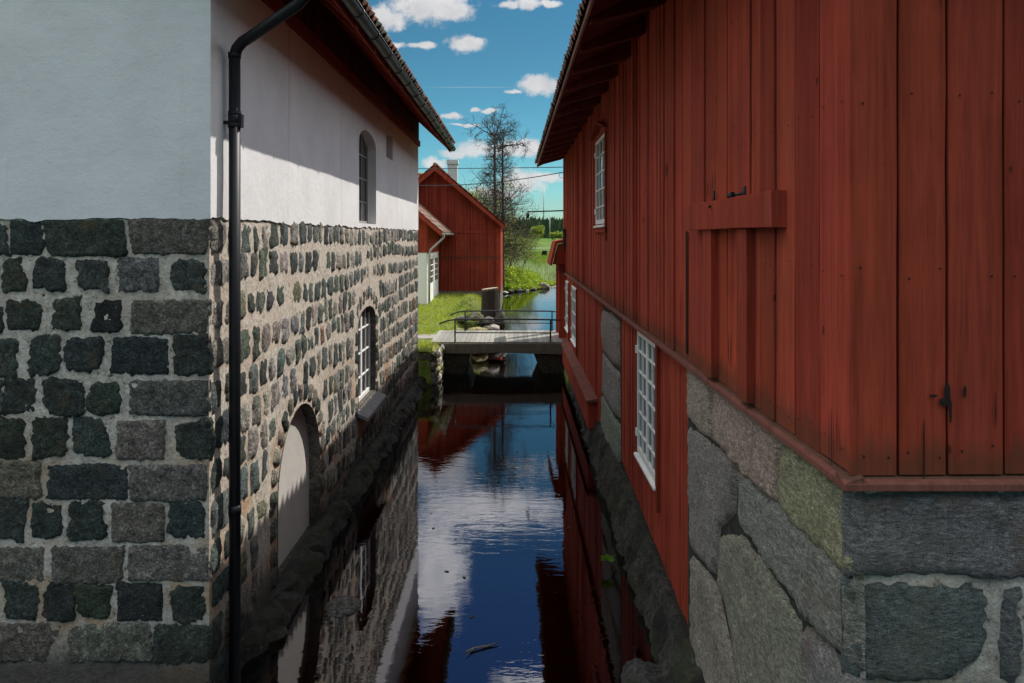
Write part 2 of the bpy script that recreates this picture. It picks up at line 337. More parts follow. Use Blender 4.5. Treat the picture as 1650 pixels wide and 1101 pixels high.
# ------------------------------------------------------------------ mesh building
class MB:
    """collects shapes; build() links them as ONE mesh object"""
    def __init__(s): s.v = []; s.f = []; s.mi = []; s.c = []; s.arr = []; s.smooth = []
    def add(s, vs, fs, col=(1, 1, 1), mi=0, smooth=False):
        o = len(s.v); s.v.extend([tuple(x) for x in vs]); s.f.extend([tuple(i+o for i in f) for f in fs])
        s.mi.extend([mi]*len(fs)); s.smooth.extend([smooth]*len(fs))
        if isinstance(col, list): s.c.extend(col)
        else: s.c.extend([col]*len(vs))
    def box(s, x0, x1, y0, y1, z0, z1, col=(1, 1, 1), mi=0):
        vs = [(x0, y0, z0), (x1, y0, z0), (x1, y1, z0), (x0, y1, z0), (x0, y0, z1), (x1, y0, z1), (x1, y1, z1), (x0, y1, z1)]
        s.add(vs, [(3, 2, 1, 0), (4, 5, 6, 7), (0, 1, 5, 4), (1, 2, 6, 5), (2, 3, 7, 6), (3, 0, 4, 7)], col, mi)
    def bar(s, a, b, w, h, up=(0, 0, 1), col=(1, 1, 1), mi=0):
        a = Vector(a); b = Vector(b); d = (b-a).normalized(); sd = d.cross(Vector(up)).normalized(); u = sd.cross(d)
        vs = []
        for q in (a, b):
            for (i, j) in ((-1, -1), (1, -1), (1, 1), (-1, 1)): vs.append(q+sd*(w/2*i)+u*(h/2*j))
        s.add(vs, [(3, 2, 1, 0), (4, 5, 6, 7), (0, 1, 5, 4), (1, 2, 6, 5), (2, 3, 7, 6), (3, 0, 4, 7)], col, mi)
    def prism(s, poly, d, col=(1, 1, 1), mi=0):
        """poly: 3-D outline; extruded by vector d"""
        n = len(poly); d = Vector(d); vs = [Vector(p) for p in poly]+[Vector(p)+d for p in poly]
        s.add(vs, [tuple(range(n))[::-1], tuple(range(n, 2*n))]+[(i, (i+1) % n, n+(i+1) % n, n+i) for i in range(n)], col, mi)
    def tube(s, pts, rad, n=8, col=(1, 1, 1), mi=0, caps=True, smooth=True):
        pts = [Vector(p) for p in pts]; k = len(pts)
        if not isinstance(rad, (list, tuple)): rad = [rad]*k
        ref = None; vs = []
        for i, p in enumerate(pts):
            d = (pts[min(i+1, k-1)]-pts[max(i-1, 0)]).normalized()
            if ref is None: ref = d.orthogonal().normalized()
            ref = (ref-d*ref.dot(d)); ref = ref.normalized() if ref.length > 1e-6 else d.orthogonal().normalized()
            q = d.cross(ref)
            for j in range(n):
                a = 2*PI*j/n; vs.append(p+(ref*math.cos(a)+q*math.sin(a))*rad[i])
        fs = [(i*n+j, i*n+(j+1) % n, (i+1)*n+(j+1) % n, (i+1)*n+j) for i in range(k-1) for j in range(n)]
        s.add(vs, fs, col, mi, smooth)
        if caps and n > 2:
            o = len(s.v)-len(vs)
            s.f.append(tuple(o+j for j in range(n))[::-1]); s.f.append(tuple(o+(k-1)*n+j for j in range(n))); s.mi += [mi, mi]; s.smooth += [False, False]
    def grid(s, fn, nu, nv, col=(1, 1, 1), mi=0, smooth=True):
        vs = []; cs = []
        for i in range(nu+1):
            for j in range(nv+1):
                r = fn(i/nu, j/nv)
                if len(r) == 2: vs.append(r[0]); cs.append(r[1])
                else: vs.append(r); cs.append(col)
        s.add(vs, [(i*(nv+1)+j, (i+1)*(nv+1)+j, (i+1)*(nv+1)+j+1, i*(nv+1)+j+1) for i in range(nu) for j in range(nv)], cs, mi, smooth)
    def quads(s, C, A, B, col):
        """many leaf quads at once: centres C, half axes A and B, colours col (numpy n x 3)"""
        s.arr.append((np.stack([C-A, C-B*.55+A*.1, C+A, C+B*.55+A*.1], 1).reshape(-1, 3), np.repeat(col, 4, 0)))
    def tris(s, A, B, T, col):
        s.arr.append((np.stack([A, B, T], 1).reshape(-1, 3), np.repeat(col, 3, 0), 3))
    def build(s, name, mat, parent=None, bevel=0, smooth=None):
        me = bpy.data.meshes.new(name)
        V0 = np.array(s.v, dtype=np.float32).reshape(-1, 3); C0 = np.array(s.c, dtype=np.float32).reshape(-1, 3)
        counts = [len(f) for f in s.f]; idx = [i for f in s.f for i in f]
        Vs = [V0]; Cs = [C0]; cn = [np.array(counts, dtype=np.int32)]; ix = [np.array(idx, dtype=np.int32)]; base = len(V0); extra = 0
        for a in s.arr:
            k = a[2] if len(a) > 2 else 4
            n = len(a[0])//k; Vs.append(a[0].astype(np.float32)); Cs.append(a[1].astype(np.float32)); cn.append(np.full(n, k, np.int32))
            ix.append(np.arange(base, base+n*k, dtype=np.int32)); base += n*k; extra += n
        Vv = np.concatenate(Vs); Cc = np.concatenate(Cs); cn = np.concatenate(cn); ix = np.concatenate(ix)
        me.vertices.add(len(Vv)); me.vertices.foreach_set('co', Vv.ravel())
        me.loops.add(len(ix)); me.loops.foreach_set('vertex_index', ix)
        me.polygons.add(len(cn)); st = np.concatenate([[0], np.cumsum(cn)[:-1]]).astype(np.int32)
        me.polygons.foreach_set('loop_start', st)
        for mm in (mat if isinstance(mat, (list, tuple)) else [mat]): me.materials.append(mm)
        me.polygons.foreach_set('material_index', np.concatenate([np.array(s.mi, np.int32), np.zeros(extra, np.int32)]))
        sm = np.concatenate([np.array(s.smooth, bool), np.zeros(extra, bool)])
        if smooth is not None: sm[:] = smooth
        me.polygons.foreach_set('use_smooth', sm)
        at = me.color_attributes.new('col', 'FLOAT_COLOR', 'POINT')
        at.data.foreach_set('color', np.concatenate([Cc, np.ones((len(Cc), 1), np.float32)], 1).ravel())
        me.update(calc_edges=True); me.validate()
        ob = bpy.data.objects.new(name, me); COL.objects.link(ob)
        if parent is not None:
            ob.parent = parent; ob.matrix_parent_inverse = world_of(parent).inverted()
        if bevel:
            b = ob.modifiers.new('bevel', 'BEVEL'); b.width = bevel; b.segments = 2; b.limit_method = 'ANGLE'
        return ob
def world_of(o):
    m = o.matrix_basis.copy()
    while o.parent is not None:
        m = o.parent.matrix_basis @ o.matrix_parent_inverse @ m; o = o.parent
    return m

def tag(o, label=None, cat=None, group=None, kind=None):
    if label: o['label'] = label
    if cat: o['category'] = cat
    if group: o['group'] = group
    if kind: o['kind'] = kind
    return o
def thing(name, loc, label, cat, group=None):
    o = bpy.data.objects.new(name, None); COL.objects.link(o); o.location = loc; o.empty_display_size = .2
    return tag(o, label, cat, group)

def dist_poly(P, poly):
    d = np.full(len(P), 1e9); n = len(poly); Q = np.array(poly)
    for i in range(n):
        a = Q[i]; b = Q[(i+1) % n]; ab = b-a; L2 = max((ab**2).sum(), 1e-12)
        t = np.clip(((P-a)@ab)/L2, 0, 1); d = np.minimum(d, np.hypot(*(P-(a+t[:, None]*ab)).T))
    return d
def inside(P, poly):
    r = np.zeros(len(P), bool); Q = np.array(poly); n = len(Q)
    for i in range(n):
        x0, y0 = Q[i]; x1, y1 = Q[(i+1) % n]
        if y0 == y1: continue
        c = ((P[:, 1] < y0) != (P[:, 1] < y1)) & (P[:, 0] < (x1-x0)*(P[:, 1]-y0)/(y1-y0)+x0); r ^= c
    return r
def densify(poly, step):
    out = []
    for i in range(len(poly)):
        a = Vector(poly[i]); b = Vector(poly[(i+1) % len(poly)]); k = max(1, int((b-a).length/step))
        for j in range(k): out.append(tuple(a.lerp(b, j/k)))
    return out
def patch(mb, outer, holes, res, hfn, frame, col=(1, 1, 1), mi=0, smooth=True, flip=False, seed=0, jit=.35, dens=True):
    """triangulated sheet over a 2-D outline with holes; hfn(u,v,dist to the edge) gives the height, frame(u,v,h) the point"""
    rr = random.Random(seed)
    loops = [densify(outer, res) if dens else list(outer)]+[densify(h, res) if dens else list(h) for h in holes]
    xs = [p[0] for p in outer]; ys = [p[1] for p in outer]
    nx = max(1, int((max(xs)-min(xs))/res)); ny = max(1, int((max(ys)-min(ys))/res))
    gx = [(min(xs)+(i+.5+rr.uniform(-jit, jit))*(max(xs)-min(xs))/nx, min(ys)+(j+.5+rr.uniform(-jit, jit))*(max(ys)-min(ys))/ny) for i in range(nx) for j in range(ny)]
    G = np.array(gx)
    dmin = np.full(len(G), 1e9)
    for lp in [outer]+holes: dmin = np.minimum(dmin, dist_poly(G, lp))
    keep = inside(G, outer) & (dmin > res*.45)
    for h in holes: keep &= ~inside(G, h)
    pts = [Vector(p) for lp in loops for p in lp]+[Vector(p) for p in G[keep]]
    edges = []; o = 0
    for lp in loops:
        n = len(lp); edges += [(o+i, o+(i+1) % n) for i in range(n)]; o += n
    vs, _, fs, _, _, _ = delaunay_2d_cdt(pts, edges, [], 0, 1e-6)
    Vn = np.array([(v.x, v.y) for v in vs]); F = np.array([list(f) for f in fs])
    ce = Vn[F].mean(1); ok = inside(ce, outer)
    for h in holes: ok &= ~inside(ce, h)
    F = F[ok]
    dd = np.full(len(Vn), 1e9)
    for lp in [outer]+holes: dd = np.minimum(dd, dist_poly(Vn, lp))
    out = [frame(u, v, hfn(u, v, d)) for (u, v), d in zip(Vn, dd)]
    mb.add(out, [tuple(int(i) for i in (f[::-1] if flip else f)) for f in F], col, mi, smooth)
def sstep(x, a, b):
    t = min(1, max(0, (x-a)/(b-a))); return t*t*(3-2*t)
def ns(x, y, z=0.0): return noise.noise(Vector((x, y, z)))
def fbm(x, y, z=0.0, o=4): return noise.fractal(Vector((x, y, z)), 1.0, 2.0, o)

def reveal(mb, loop, frame, depth, col=(1, 1, 1), mi=0, proud=.01, step=.12):
    lp = densify(loop, step); n = len(lp)
    vs = [frame(u, v, proud) for u, v in lp]+[frame(u, v, -depth/2+.012*ns(u*9, v*9)) for u, v in lp]+[frame(u, v, -depth) for u, v in lp]
    fs = []
    for k in range(2): fs += [(k*n+i, k*n+(i+1) % n, (k+1)*n+(i+1) % n, (k+1)*n+i) for i in range(n)]
    mb.add(vs, fs, col, mi)

# ------------------------------------------------------------------ ground, water
def shore_left(y):
    pts = [(-50, -30), (20.5, -30), (20.9, -2.2), (25.8, -2.15), (26.6, -1.75), (28, -1.0), (29.5, -.55), (33, -.55), (38, -.60), (46.5, -.62), (50, -.85), (54, -.8), (55.3, -.3), (57, 1.0), (59, 2.0), (63, 3.0), (70, 4.0), (74, 3.4), (90, 2.0), (140, -6)]
    for (a, b), (c, d) in zip(pts, pts[1:]):
        if a <= y <= c: return b+(d-b)*(y-a)/(c-a)
    return pts[0][1] if y < -50 else -400
def shore_right(y):
    pts = [(-50, 30), (20.5, 30), (21, 1.5), (26, 1.5), (28, 2.6), (36, 3.4), (50, 4.6), (60, 6.2), (68, 8.5), (71, 7.0), (76, 4.5), (90, 3.2), (140, -4)]
    for (a, b), (c, d) in zip(pts, pts[1:]):
        if a <= y <= c: return b+(d-b)*(y-a)/(c-a)
    return pts[0][1] if y < -50 else -399
def ground_z(x, y):
    if y > 20.5 and y < 120:
        l = shore_left(y); r = shore_right(y); d = max(l-x, x-r)
        if y < 26: bank = .93
        else: bank = 1.0+.25*sstep(y, 26, 36) if x < l else .9
        far = .35+.0065*max(0, y-68)
        top = bank+(far-bank)*sstep(y, 56, 74)
        w = .12 if y < 26 else (1.3 if y < 40 else 1.6)
        t = sstep(d, -.25 if y > 26 else 0.02, w)
        z = -.55+(top+.55)*t
        if y > 26 and d > 0: z += .08*fbm(x*.7, y*.7)*t
        z += .85*math.exp(-((x+1.6)/.7)**2-((y-29.4)/.9)**2)
        if y > 74: z = max(z, -.3)
        return z
    if y >= 120:
        t = y-68
        z = .35+.0065*min(t, 420)+max(0, min(t-420, 900))*.02
        return z+.12*fbm(x*.02, y*.02)+.003*abs(x)*sstep(abs(x), 50, 400)
    if -30 < x < 30 and y > -40: return -1.0
    return .9
def axis(cuts):
    out = []
    for a, b, s in cuts:
        k = max(1, int(round((b-a)/s))); out += [a+(b-a)*i/k for i in range(k)]
    return out+[cuts[-1][1]]
ax = axis([(-1500, -200, 130), (-200, -40, 16), (-40, -12, 4), (-12, -4, .8), (-4, 7, .16), (7, 14, .8), (14, 40, 4), (40, 200, 16), (200, 1500, 130)])
ay = axis([(-300, -60, 40), (-60, 20, 8), (20, 20.48, .24), (20.48, 27, .16), (27, 50, .25), (50, 80, .4), (80, 130, 2), (130, 300, 10), (300, 700, 25), (700, 3000, 200)])
mb = MB(); vs = [(x, y, ground_z(x, y)) for x in ax for y in ay]; nb = len(ay)
mb.add(vs, [(i*nb+j, (i+1)*nb+j, (i+1)*nb+j+1, i*nb+j+1) for i in range(len(ax)-1) for j in range(nb-1)], (1, 1, 1), 0, True)
tag(mb.build('ground', M['turf']), kind='structure')
mb = MB(); mb.add([(-29.9, -39, 0), (29.9, -39, 0), (29.9, 104, 0), (-29.9, 104, 0)], [(0, 1, 2, 3)])
tag(mb.build('water', M['water']), kind='structure')
mb = MB(); mb.add([(-29, -38, -.45), (29, -38, -.45), (29, 26, -.45), (-29, 26, -.45)], [(0, 1, 2, 3)])
tag(mb.build('stream_bed', M['bed']), kind='structure')
mb = MB()
mb.grid(lambda a, b: (-9+6.6*a, 23.0+.55*math.sin(a*2)+(b-.5)*1.0*(1+.15*ns(a*9, b*3))+.5, .955+.012*ns(a*20, b*5)), 40, 6)
tag(mb.build('path', M['gravel']), kind='structure')

# ------------------------------------------------------------------ LEFT: plastered building on slag stone
L = 2.7; LY0 = 6.6; LY1 = 20.9; PZ = 4.35
left = thing('stone_building', (-7, 13.5, 0), 'white plastered building on a dark slag stone storey with a black downpipe at its corner', 'building')
fs_ = lambda u, v, h: (-L+h, u, v)          # channel side: u = y, v = z
ff_ = lambda u, v, h: (u, LY0-h, v)         # front: u = x, v = z
def arch(y0, y1, z0, zs, zt, n=10):
    """opening outline: sides to the springing zs, then a round or flat arch rising to zt"""
    c = (y0+y1)/2; r = (y1-y0)/2
    return [(y0, z0), (y1, z0)]+[(c+r*math.cos(PI*i/n), zs+(zt-zs)*math.sin(PI*i/n)) for i in range(n+1)]
WIN_UP = arch(12.9, 14.5, 4.42, 5.86, 6.12); VENT = [(15.65, 5.86), (16.5, 5.86), (16.5, 6.4), (15.65, 6.4)]
WIN_LO = arch(12.9, 14.5, 1.2, 2.62, 2.9); NICHE = arch(8.5, 10.35, .18, 1.12, 2.06, 14)

SLAG = [(.038, .050, .044), (.032, .042, .040), (.046, .056, .047), (.027, .030, .027), (.042, .053, .038)]
GREY = [(.15, .136, .112), (.125, .118, .10), (.165, .142, .115), (.135, .125, .108), (.10, .105, .098)]
def vary(c, k=.16):
    f = 1+RND.uniform(-k, k); return tuple(max(0, x*f*(1+RND.uniform(-.06, .06))) for x in c)
def stone_outline(u0, u1, v0, v1, rag, seed, corner=.25, skew=.0):
    """worn, ragged block outline"""
    rr = random.Random(seed); w = u1-u0; h = v1-v0; pts = []; r = min(w, h)*corner*rr.uniform(.5, 1.3)
    jl = [(rr.uniform(-1, 1)*skew*w, rr.uniform(-1, 1)*skew*h) for _ in range(4)]
    corners = [(u0+jl[0][0], v0+jl[0][1]), (u1+jl[1][0], v0+jl[1][1]), (u1+jl[2][0], v1+jl[2][1]), (u0+jl[3][0], v1+jl[3][1])]
    for i in range(4):
        a = Vector(corners[i]); p = Vector(corners[i-1]); q = Vector(corners[(i+1) % 4]); rc = r*rr.uniform(.4, 1.4)
        for t in (0, .5, 1):
            b0 = a+(p-a).normalized()*rc; b1 = a+(q-a).normalized()*rc
            pts.append(tuple(((1-t)**2)*b0+2*t*(1-t)*a*.8+2*t*(1-t)*.2*(b0+b1)/2+t*t*b1))
    pts = densify(pts, .028 if rag > .007 else .05); c = Vector(((u0+u1)/2, (v0+v1)/2)); out = []
    for k, p in enumerate(pts):
        d = (Vector(p)-c); d = d.normalized() if d.length > 0 else d
        out.append(tuple(Vector(p)+d*rag*(2.2*ns(p[0]*14, p[1]*14, seed)+1.5*ns(p[0]*40, p[1]*40, seed))))
    return out
def lay_stone(mb, u0, u1, v0, v1, frame, res, col, seed, rag=.008, prot=.02, mi=1, corner=.14, skew=.04):
    gr = .016 if frame is ff_ else .004; u0 -= gr; u1 += gr; v0 -= gr; v1 += gr
    o = stone_outline(u0, u1, v0, v1, rag, seed, corner*.6, skew)
    pr = prot*RND.uniform(.48, .85)
    tu, tv = RND.uniform(-.03, .03), RND.uniform(-.03, .03); uc, vc = (u0+u1)/2, (v0+v1)/2
    def h(u, v, d):
        e = sstep(d, 0, .015)
        return -.018+(.018+pr)*e+e*(.013*ns(u*6.5, v*6.5, seed)+.008*ns(u*27, v*27, seed)+tu*(u-uc)+tv*(v-vc))
    patch(mb, o, [], res, h, frame, col, mi, True, seed=seed, dens=False)

mb = MB()
def mort(u, v, d): return (.010*fbm(u*2.3, v*2.3)+.006*ns(u*9, v*9))*min(1, d/.06)
patch(mb, [(LY0, .1), (LY1, .1), (LY1, PZ), (LY0, PZ)], [WIN_LO, NICHE], .09, mort, fs_, mi=0, seed=1)
patch(mb, [(-6.2, .1), (-L, .1), (-L, PZ), (-6.2, PZ)], [], .06, mort, ff_, mi=0, seed=2)
mb.box(-14, -6.2, LY0, LY0+.3, .1, PZ)
# front courses, as in the photograph
fpx = lambda x: (x-828)*LY0/FPX
fpz = lambda y: CAMZ+(380-y)*LY0/FPX
COURSES = [(353, 411, [(-20, 12), (15, 68), (75, 203), (209, 336)]),
           (417, 471, [(-60, -8), (0, 41), (52, 105), (125, 178), (191, 256), (278, 336)]),
           (484, 536, [(-46, 4), (12, 66), (82, 134), (152, 198), (213, 336)]),
           (545, 606, [(-60, -20), (-8, 32), (48, 100), (108, 166), (181, 269), (280, 336)]),
           (612, 669, [(-56, 2), (10, 62), (74, 131), (141, 196), (209, 336)]),
           (677, 740, [(-60, -22), (-8, 44), (52, 104), (119, 176), (187, 266), (281, 336)]),
           (746, 806, [(-70, 65), (76, 203), (209, 336)]),
           (808, 871, [(-60, -14), (-4, 42), (52, 103), (109, 166), (181, 265), (274, 336)]),
           (879, 936, [(-70, 71), (83, 198), (207, 336)]),
           (941, 1001, [(-50, 0), (10, 62), (71, 121), (126, 179), (191, 262), (271, 336)]),
           (1006, 1067, [(-80, 93), (108, 242), (247, 336)])]
sd = 100; levels = []
for (ya, yb, row) in COURSES:
    levels.append((fpz(yb), fpz(ya)))
    for (xa, xb) in row:
        sd += 1; wide = (xb-xa) > 75 or (xa > 180 and xb < 270)
        c = vary(RND.choice(GREY)) if wide and RND.random() < .8 else vary(RND.choice(SLAG), .25)
        if 268 < xa and RND.random() < .5: c = vary(SLAG[2], .3)
        dz = RND.uniform(-.015, .015)
        lay_stone(mb, fpx(xa), fpx(xb), fpz(yb)+dz, fpz(ya)+dz, ff_, .023, c, sd, rag=.009 if wide else .013, prot=.022, corner=.18 if wide else .34, skew=.035 if wide else .10)
# small pinning stones in the wide joints
for (xa, xb, ya, yb) in ((60, 72, 470, 478), (118, 128, 470, 480), (200, 212, 545, 552), (170, 182, 600, 610)):
    sd += 1; lay_stone(mb, fpx(xa), fpx(xb), fpz(yb), fpz(ya), ff_, .03, vary(GREY[2]), sd, .003, .008)
# channel side
def blocked(u0, u1, v0, v1):
    for (a, b, c, d) in ((12.72, 14.72, 1.02, 3.12), (8.2, 10.65, .0, 1.2)):
        if u1 > a and u0 < b and v1 > c and v0 < d: return True
    uc, vc = (u0+u1)/2, (v0+v1)/2
    if vc > 1.2 and math.hypot((uc-9.425)/1.33, (vc-1.12)/1.33) < 1.0: return True
    return False
for k, (v0, v1) in enumerate(levels+[(levels[-1][0]-.38, levels[-1][0]-.03)]):
    u = LY0+.015; first = True
    while u < LY1-.15:
        w = RND.uniform(.55, .7) if (first and k % 2) else RND.uniform(.20, .34)
        if u > 14.7: w *= .92
        if u+w > LY1-.12: w = LY1-.01-u
        sd += 1
        a = .03*math.sin(u*.8+k*1.3)+.02*ns(u*.6, k*3.1); va, vb = v0+a*(0 if u < 7.2 else 1.6)+RND.uniform(-.02, .02), v1+a*(0 if u < 7.2 else 1.6)+RND.uniform(-.02, .02)
        if u > 11 and k > 4: va -= .01
        if RND.random() < .10: va += .06*RND.random(); vb -= .06*RND.random()
        if not blocked(u, u+w, va, vb) and RND.random() > .025:
            q = RND.random()
            c = vary(RND.choice(SLAG), .3) if q < .50 else tuple(x*.8 for x in vary(RND.choice(GREY), .25))
            c = tuple(x*1.9 for x in c); gm = sum(c)/3; c = tuple(x*.75+gm*.25 for x in c)
            if q > .985: c = (.24, .13, .09)
            if .86 < q < .91: c = (.15, .15, .10)
            lay_stone(mb, u, u+w, va, vb, fs_, .05, c, sd, rag=.007, prot=.028, corner=.3, skew=.06)
        u += w+(RND.uniform(.035, .075) if u < 14.6 else RND.uniform(.015, .045)); first = False
# voussoirs round the niche and over the lower window
for i in range(15):
    a0 = PI*(i+.08)/15; a1 = PI*(i+.92)/15; sd += 1
    cy, cz = 9.425, 1.12; po = []
    for (a, r) in ((a0, .95), (a0, 1.21), (a1, 1.21), (a1, .95)):
        po.append((cy+r*math.cos(a), cz+(r*1.02)*math.sin(a)))
    po = [po[0], po[3], po[2], po[1]]
    patch(mb, densify(po, .05), [], .05, lambda u, v, d: -.015+.045*sstep(d, 0, .03)+.008*ns(u*14, v*14), fs_, tuple(x*1.2 for x in vary(RND.choice(SLAG+GREY), .25)), 1, seed=sd, flip=True, dens=False)
for i in range(8):
    y0 = 12.74+i*.25; sd += 1; z = 2.68+.30*math.sin(PI*(i+.5)/8)
    lay_stone(mb, y0+.02, y0+.22, z+.02, z+.30, fs_, .05, vary(RND.choice(GREY), .25), sd, .006, .03)
for (ya, yb) in ((12.66, 12.88), (14.53, 14.78)):
    z = 1.1
    while z < 2.6:
        hgt = RND.uniform(.2, .34); sd += 1; lay_stone(mb, ya, yb, z, min(z+hgt, 2.66), fs_, .05, vary(RND.choice(GREY+SLAG), .3), sd, .006, .03); z += hgt+.04
for sgn in (-1, 1):
    z = .2
    while z < 1.2:
        hgt = RND.uniform(.2, .32); a, b = (8.22, 8.48) if sgn < 0 else (10.37, 10.63); sd += 1
        lay_stone(mb, a, b, z, z+hgt, fs_, .05, vary(RND.choice(GREY), .3), sd, .006, .03); z += hgt+.04
reveal(mb, WIN_LO, fs_, .15, (.10, .095, .085), 1); reveal(mb, NICHE, fs_, .15, (.16, .14, .115), 1)
mb.box(-14, -L-.01, LY1-.3, LY1, .1, PZ)
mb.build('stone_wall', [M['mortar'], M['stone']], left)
# plaster storey
mb = MB()
def plas(off):
    return lambda u, v, d: off+.012*fbm(u*.8, v*.8)*min(1, d/.3)+.004*ns(u*5, v*5)*min(1, d/.1)
def ragged_bottom(u0, u1, z, step=.05, amp=.022):
    n = int((u1-u0)/step); return [(u0+(u1-u0)*i/n, z+amp*(1.6*ns(u0+i*step*7, z, 3)+ns(i*step*1.3, z, 9))) for i in range(n+1)]
patch(mb, ragged_bottom(LY0-.014, LY1, PZ)+[(LY1, 6.80), (LY0-.014, 6.80)], [WIN_UP, VENT], .16, plas(.018), fs_, seed=3)
patch(mb, ragged_bottom(-6.5, -L+.018, PZ)+[(-L+.018, 7.52), (-6.5, 11.3)], [], .14, plas(.014), ff_, seed=4)
mb.add([(-6.5, LY0-.014, PZ), (-6.5, LY0-.014, 11.3), (-14, LY0-.014, 5.5), (-14, LY0-.014, PZ)], [(0, 1, 2, 3)])
mb.prism([(-14, LY1-.01, PZ), (-L, LY1-.01, PZ), (-L, LY1-.01, 7.5), (-7.5, LY1-.01, 11.9), (-14, LY1-.01, 5.6)], (0, -.3, 0))
reveal(mb, WIN_UP, fs_, .20, proud=.018); reveal(mb, VENT, fs_, .22, proud=.018)
# underside lip where the plaster meets the stone
mb.build('plaster_wall', M['plaster'], left)
mb = MB(); mb.add([fs_(u, v, -.145) for u, v in ((8.4, 0), (10.45, 0), (10.45, 2.3), (8.4, 2.3))], [(0, 1, 2, 3)])
mb.build('niche_panel', M['panel_plaster'], left)
mb = MB(); mb.add([fs_(u, v, -.215) for u, v in ((15.6, 5.8), (16.55, 5.8), (16.55, 6.5), (15.6, 6.5))], [(0, 1, 2, 3)])
mb.box(-L-.2, -L-.05, 15.66, 16.49, 5.87, 5.9)
mb.build('vent_recess', M['panel_plaster'], left)
def window(parent, x, sg, y0, y1, z0, z1, cols, rows, fw, mat, cw=.028, label=None, mid=True, pane_off=.03, dz=0):
    """frame with glazing bars in a plane x = const; sg is the direction it faces"""
    mb = MB(); d0, d1 = (x, x+sg*.05) if sg > 0 else (x+sg*.05, x)
    mb.box(d0, d1, y0, y0+fw, z0, z1); mb.box(d0, d1, y1-fw, y1, z0, z1)
    mb.box(d0, d1, y0+fw, y1-fw, z0, z0+fw*1.3); mb.box(d0, d1, y0+fw, y1-fw, z1-fw, z1)
    a, b = (x+sg*.012, x+sg*.04); a, b = min(a, b), max(a, b)
    for i in range(1, cols):
        y = y0+(y1-y0)*i/cols; w = fw*.95 if (mid and cols % 2 == 0 and i == cols//2) else cw/2
        mb.box(a-.001*i, b+.0012, y-w, y+w, z0+fw*1.3, z1-fw)
    for j in range(1, rows):
        z = z0+(z1-z0)*j/rows; mb.box(a, b, y0+fw, y1-fw, z-cw/2, z+cw/2)
    f = mb.build('window', mat, parent, bevel=.004)
    if label: f['label'] = label
    pb = MB(); px = x+sg*.02
    pb.grid(lambda p, q: (px+.004*ns(p*5, q*5, y0), y0+.01+(y1-y0-.02)*p, z0+.01+(z1-z0-.02)*q), 6, 8)
    pb.build('pane', M['glass'], f)
    return f
window(left, -L-.19, 1, 12.88, 14.52, 4.4, 6.14, 3, 4, .06, M['grey_frame'], label='grey barred window in a white arched recess')
w = window(left, -L-.145, 1, 12.88, 14.52, 1.18, 2.92, 4, 4, .07, M['white'], label='white barred window low in the stone wall')
mb = MB(); mb.prism([(-L-.10, 12.78, 1.2), (-L-.10, 14.62, 1.2), (-L+.20, 14.62, 1.07), (-L+.20, 12.78, 1.07)], (0, 0, -.07)); mb.build('sill', M['slate'], w, bevel=.008)
# footing
def rock_h(s, t, sc=1.0, seed=0):
    p = Vector((s*2.6*sc, t*3.4*sc, seed)); d, _ = noise.voronoi(p)
    return .13*min(1, (d[1]-d[0])*1.8)+.07*fbm(s*3, t*3, seed)+.03*fbm(s*9, t*9, seed)
def footing(a, b, seed):
    y = LY0-.12+(LY1+.6-LY0+.12)*a; edge = -2.40+.08*ns(y*.5, 2)+.06*ns(y*1.9, 5); top = .30+.07*ns(y*.9, 8)
    t = b
    edge = -L+.03+(edge+L-.03)*sstep(y, 6.95, 7.9); x = -L-.03+(edge+L+.03)*min(1, t*1.15); z = top-(top+.02)*sstep(t, .25, .85)-.5*max(0, t-.85)
    h = rock_h(y, t*.9, 1, seed)
    cl = .75+.5*noise.cell(Vector((y*2.1, t*2.2, 4)))
    return ((x+h*.55*min(1, t*3), y+.05*ns(y*4, t*4), z+h*.35*min(1, t*4)-.06), (.030*cl, .026*cl, .020*cl))
mb = MB(); mb.grid(lambda a, b: footing(a, b, 1), 330, 16)
def footing_front(a, b):
    x = -6+(3.42)*a; t = b; top = .24+.05*ns(x*1.1, 4)
    h = rock_h(x, t*.6, 1, 9); cl = .7+.5*noise.cell(Vector((x*2.1, t*2, 8)))
    return ((x, LY0+.03-.36*t-h*.3*t, top-(top+.4)*sstep(t, .35, 1)+h*.2*t-.04), (.042*cl, .037*cl, .029*cl))
mb.grid(footing_front, 80, 10)
mb.build('footing', M['rubble'], left)
# eaves: wall plate, boarding, rafters
EX, EZ = -1.84, 6.61           # eave line of the roof underside
mb = MB(); mb.box(-L-.04, -L+.07, LY0-.45, LY1+.06, 6.70, 6.86); mb.build('wall_plate', M['wood_dark'], left, bevel=.006)
mb = MB(); y = LY0-.4
while y < LY1+.02:
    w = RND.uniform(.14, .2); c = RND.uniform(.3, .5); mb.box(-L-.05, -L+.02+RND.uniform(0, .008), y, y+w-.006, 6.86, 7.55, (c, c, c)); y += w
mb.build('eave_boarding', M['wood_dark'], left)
mb = MB(); y = LY0-.5
slope = 45*PI/180
while y < LY1+.62:
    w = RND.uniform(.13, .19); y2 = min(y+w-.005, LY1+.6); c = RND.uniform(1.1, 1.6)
    mb.prism([(EX-.0, y, EZ+.10), (EX-1.1, y, EZ+1.20), (EX-1.1, y, EZ+1.225), (EX, y, EZ+.125)], (0, y2-y, 0), (c, c, c)); y += w
mb.box(EX-.01, EX+.012, LY0-.5, LY1+.6, EZ-.01, EZ+.235)
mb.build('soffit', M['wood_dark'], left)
for i in range(14):
    y = LY0-.3+i*1.13
    if y > LY1+.5: break
    mb = MB(); mb.prism([(EX+.03, y, EZ-.02), (EX+.03, y, EZ+.10), (EX-1.1, y, EZ+1.19), (EX-1.1, y, EZ+1.04)], (0, .10, 0), (1.9, 1.7, 1.6)); mb.build('rafter', M['wood_dark'], left, bevel=.004)
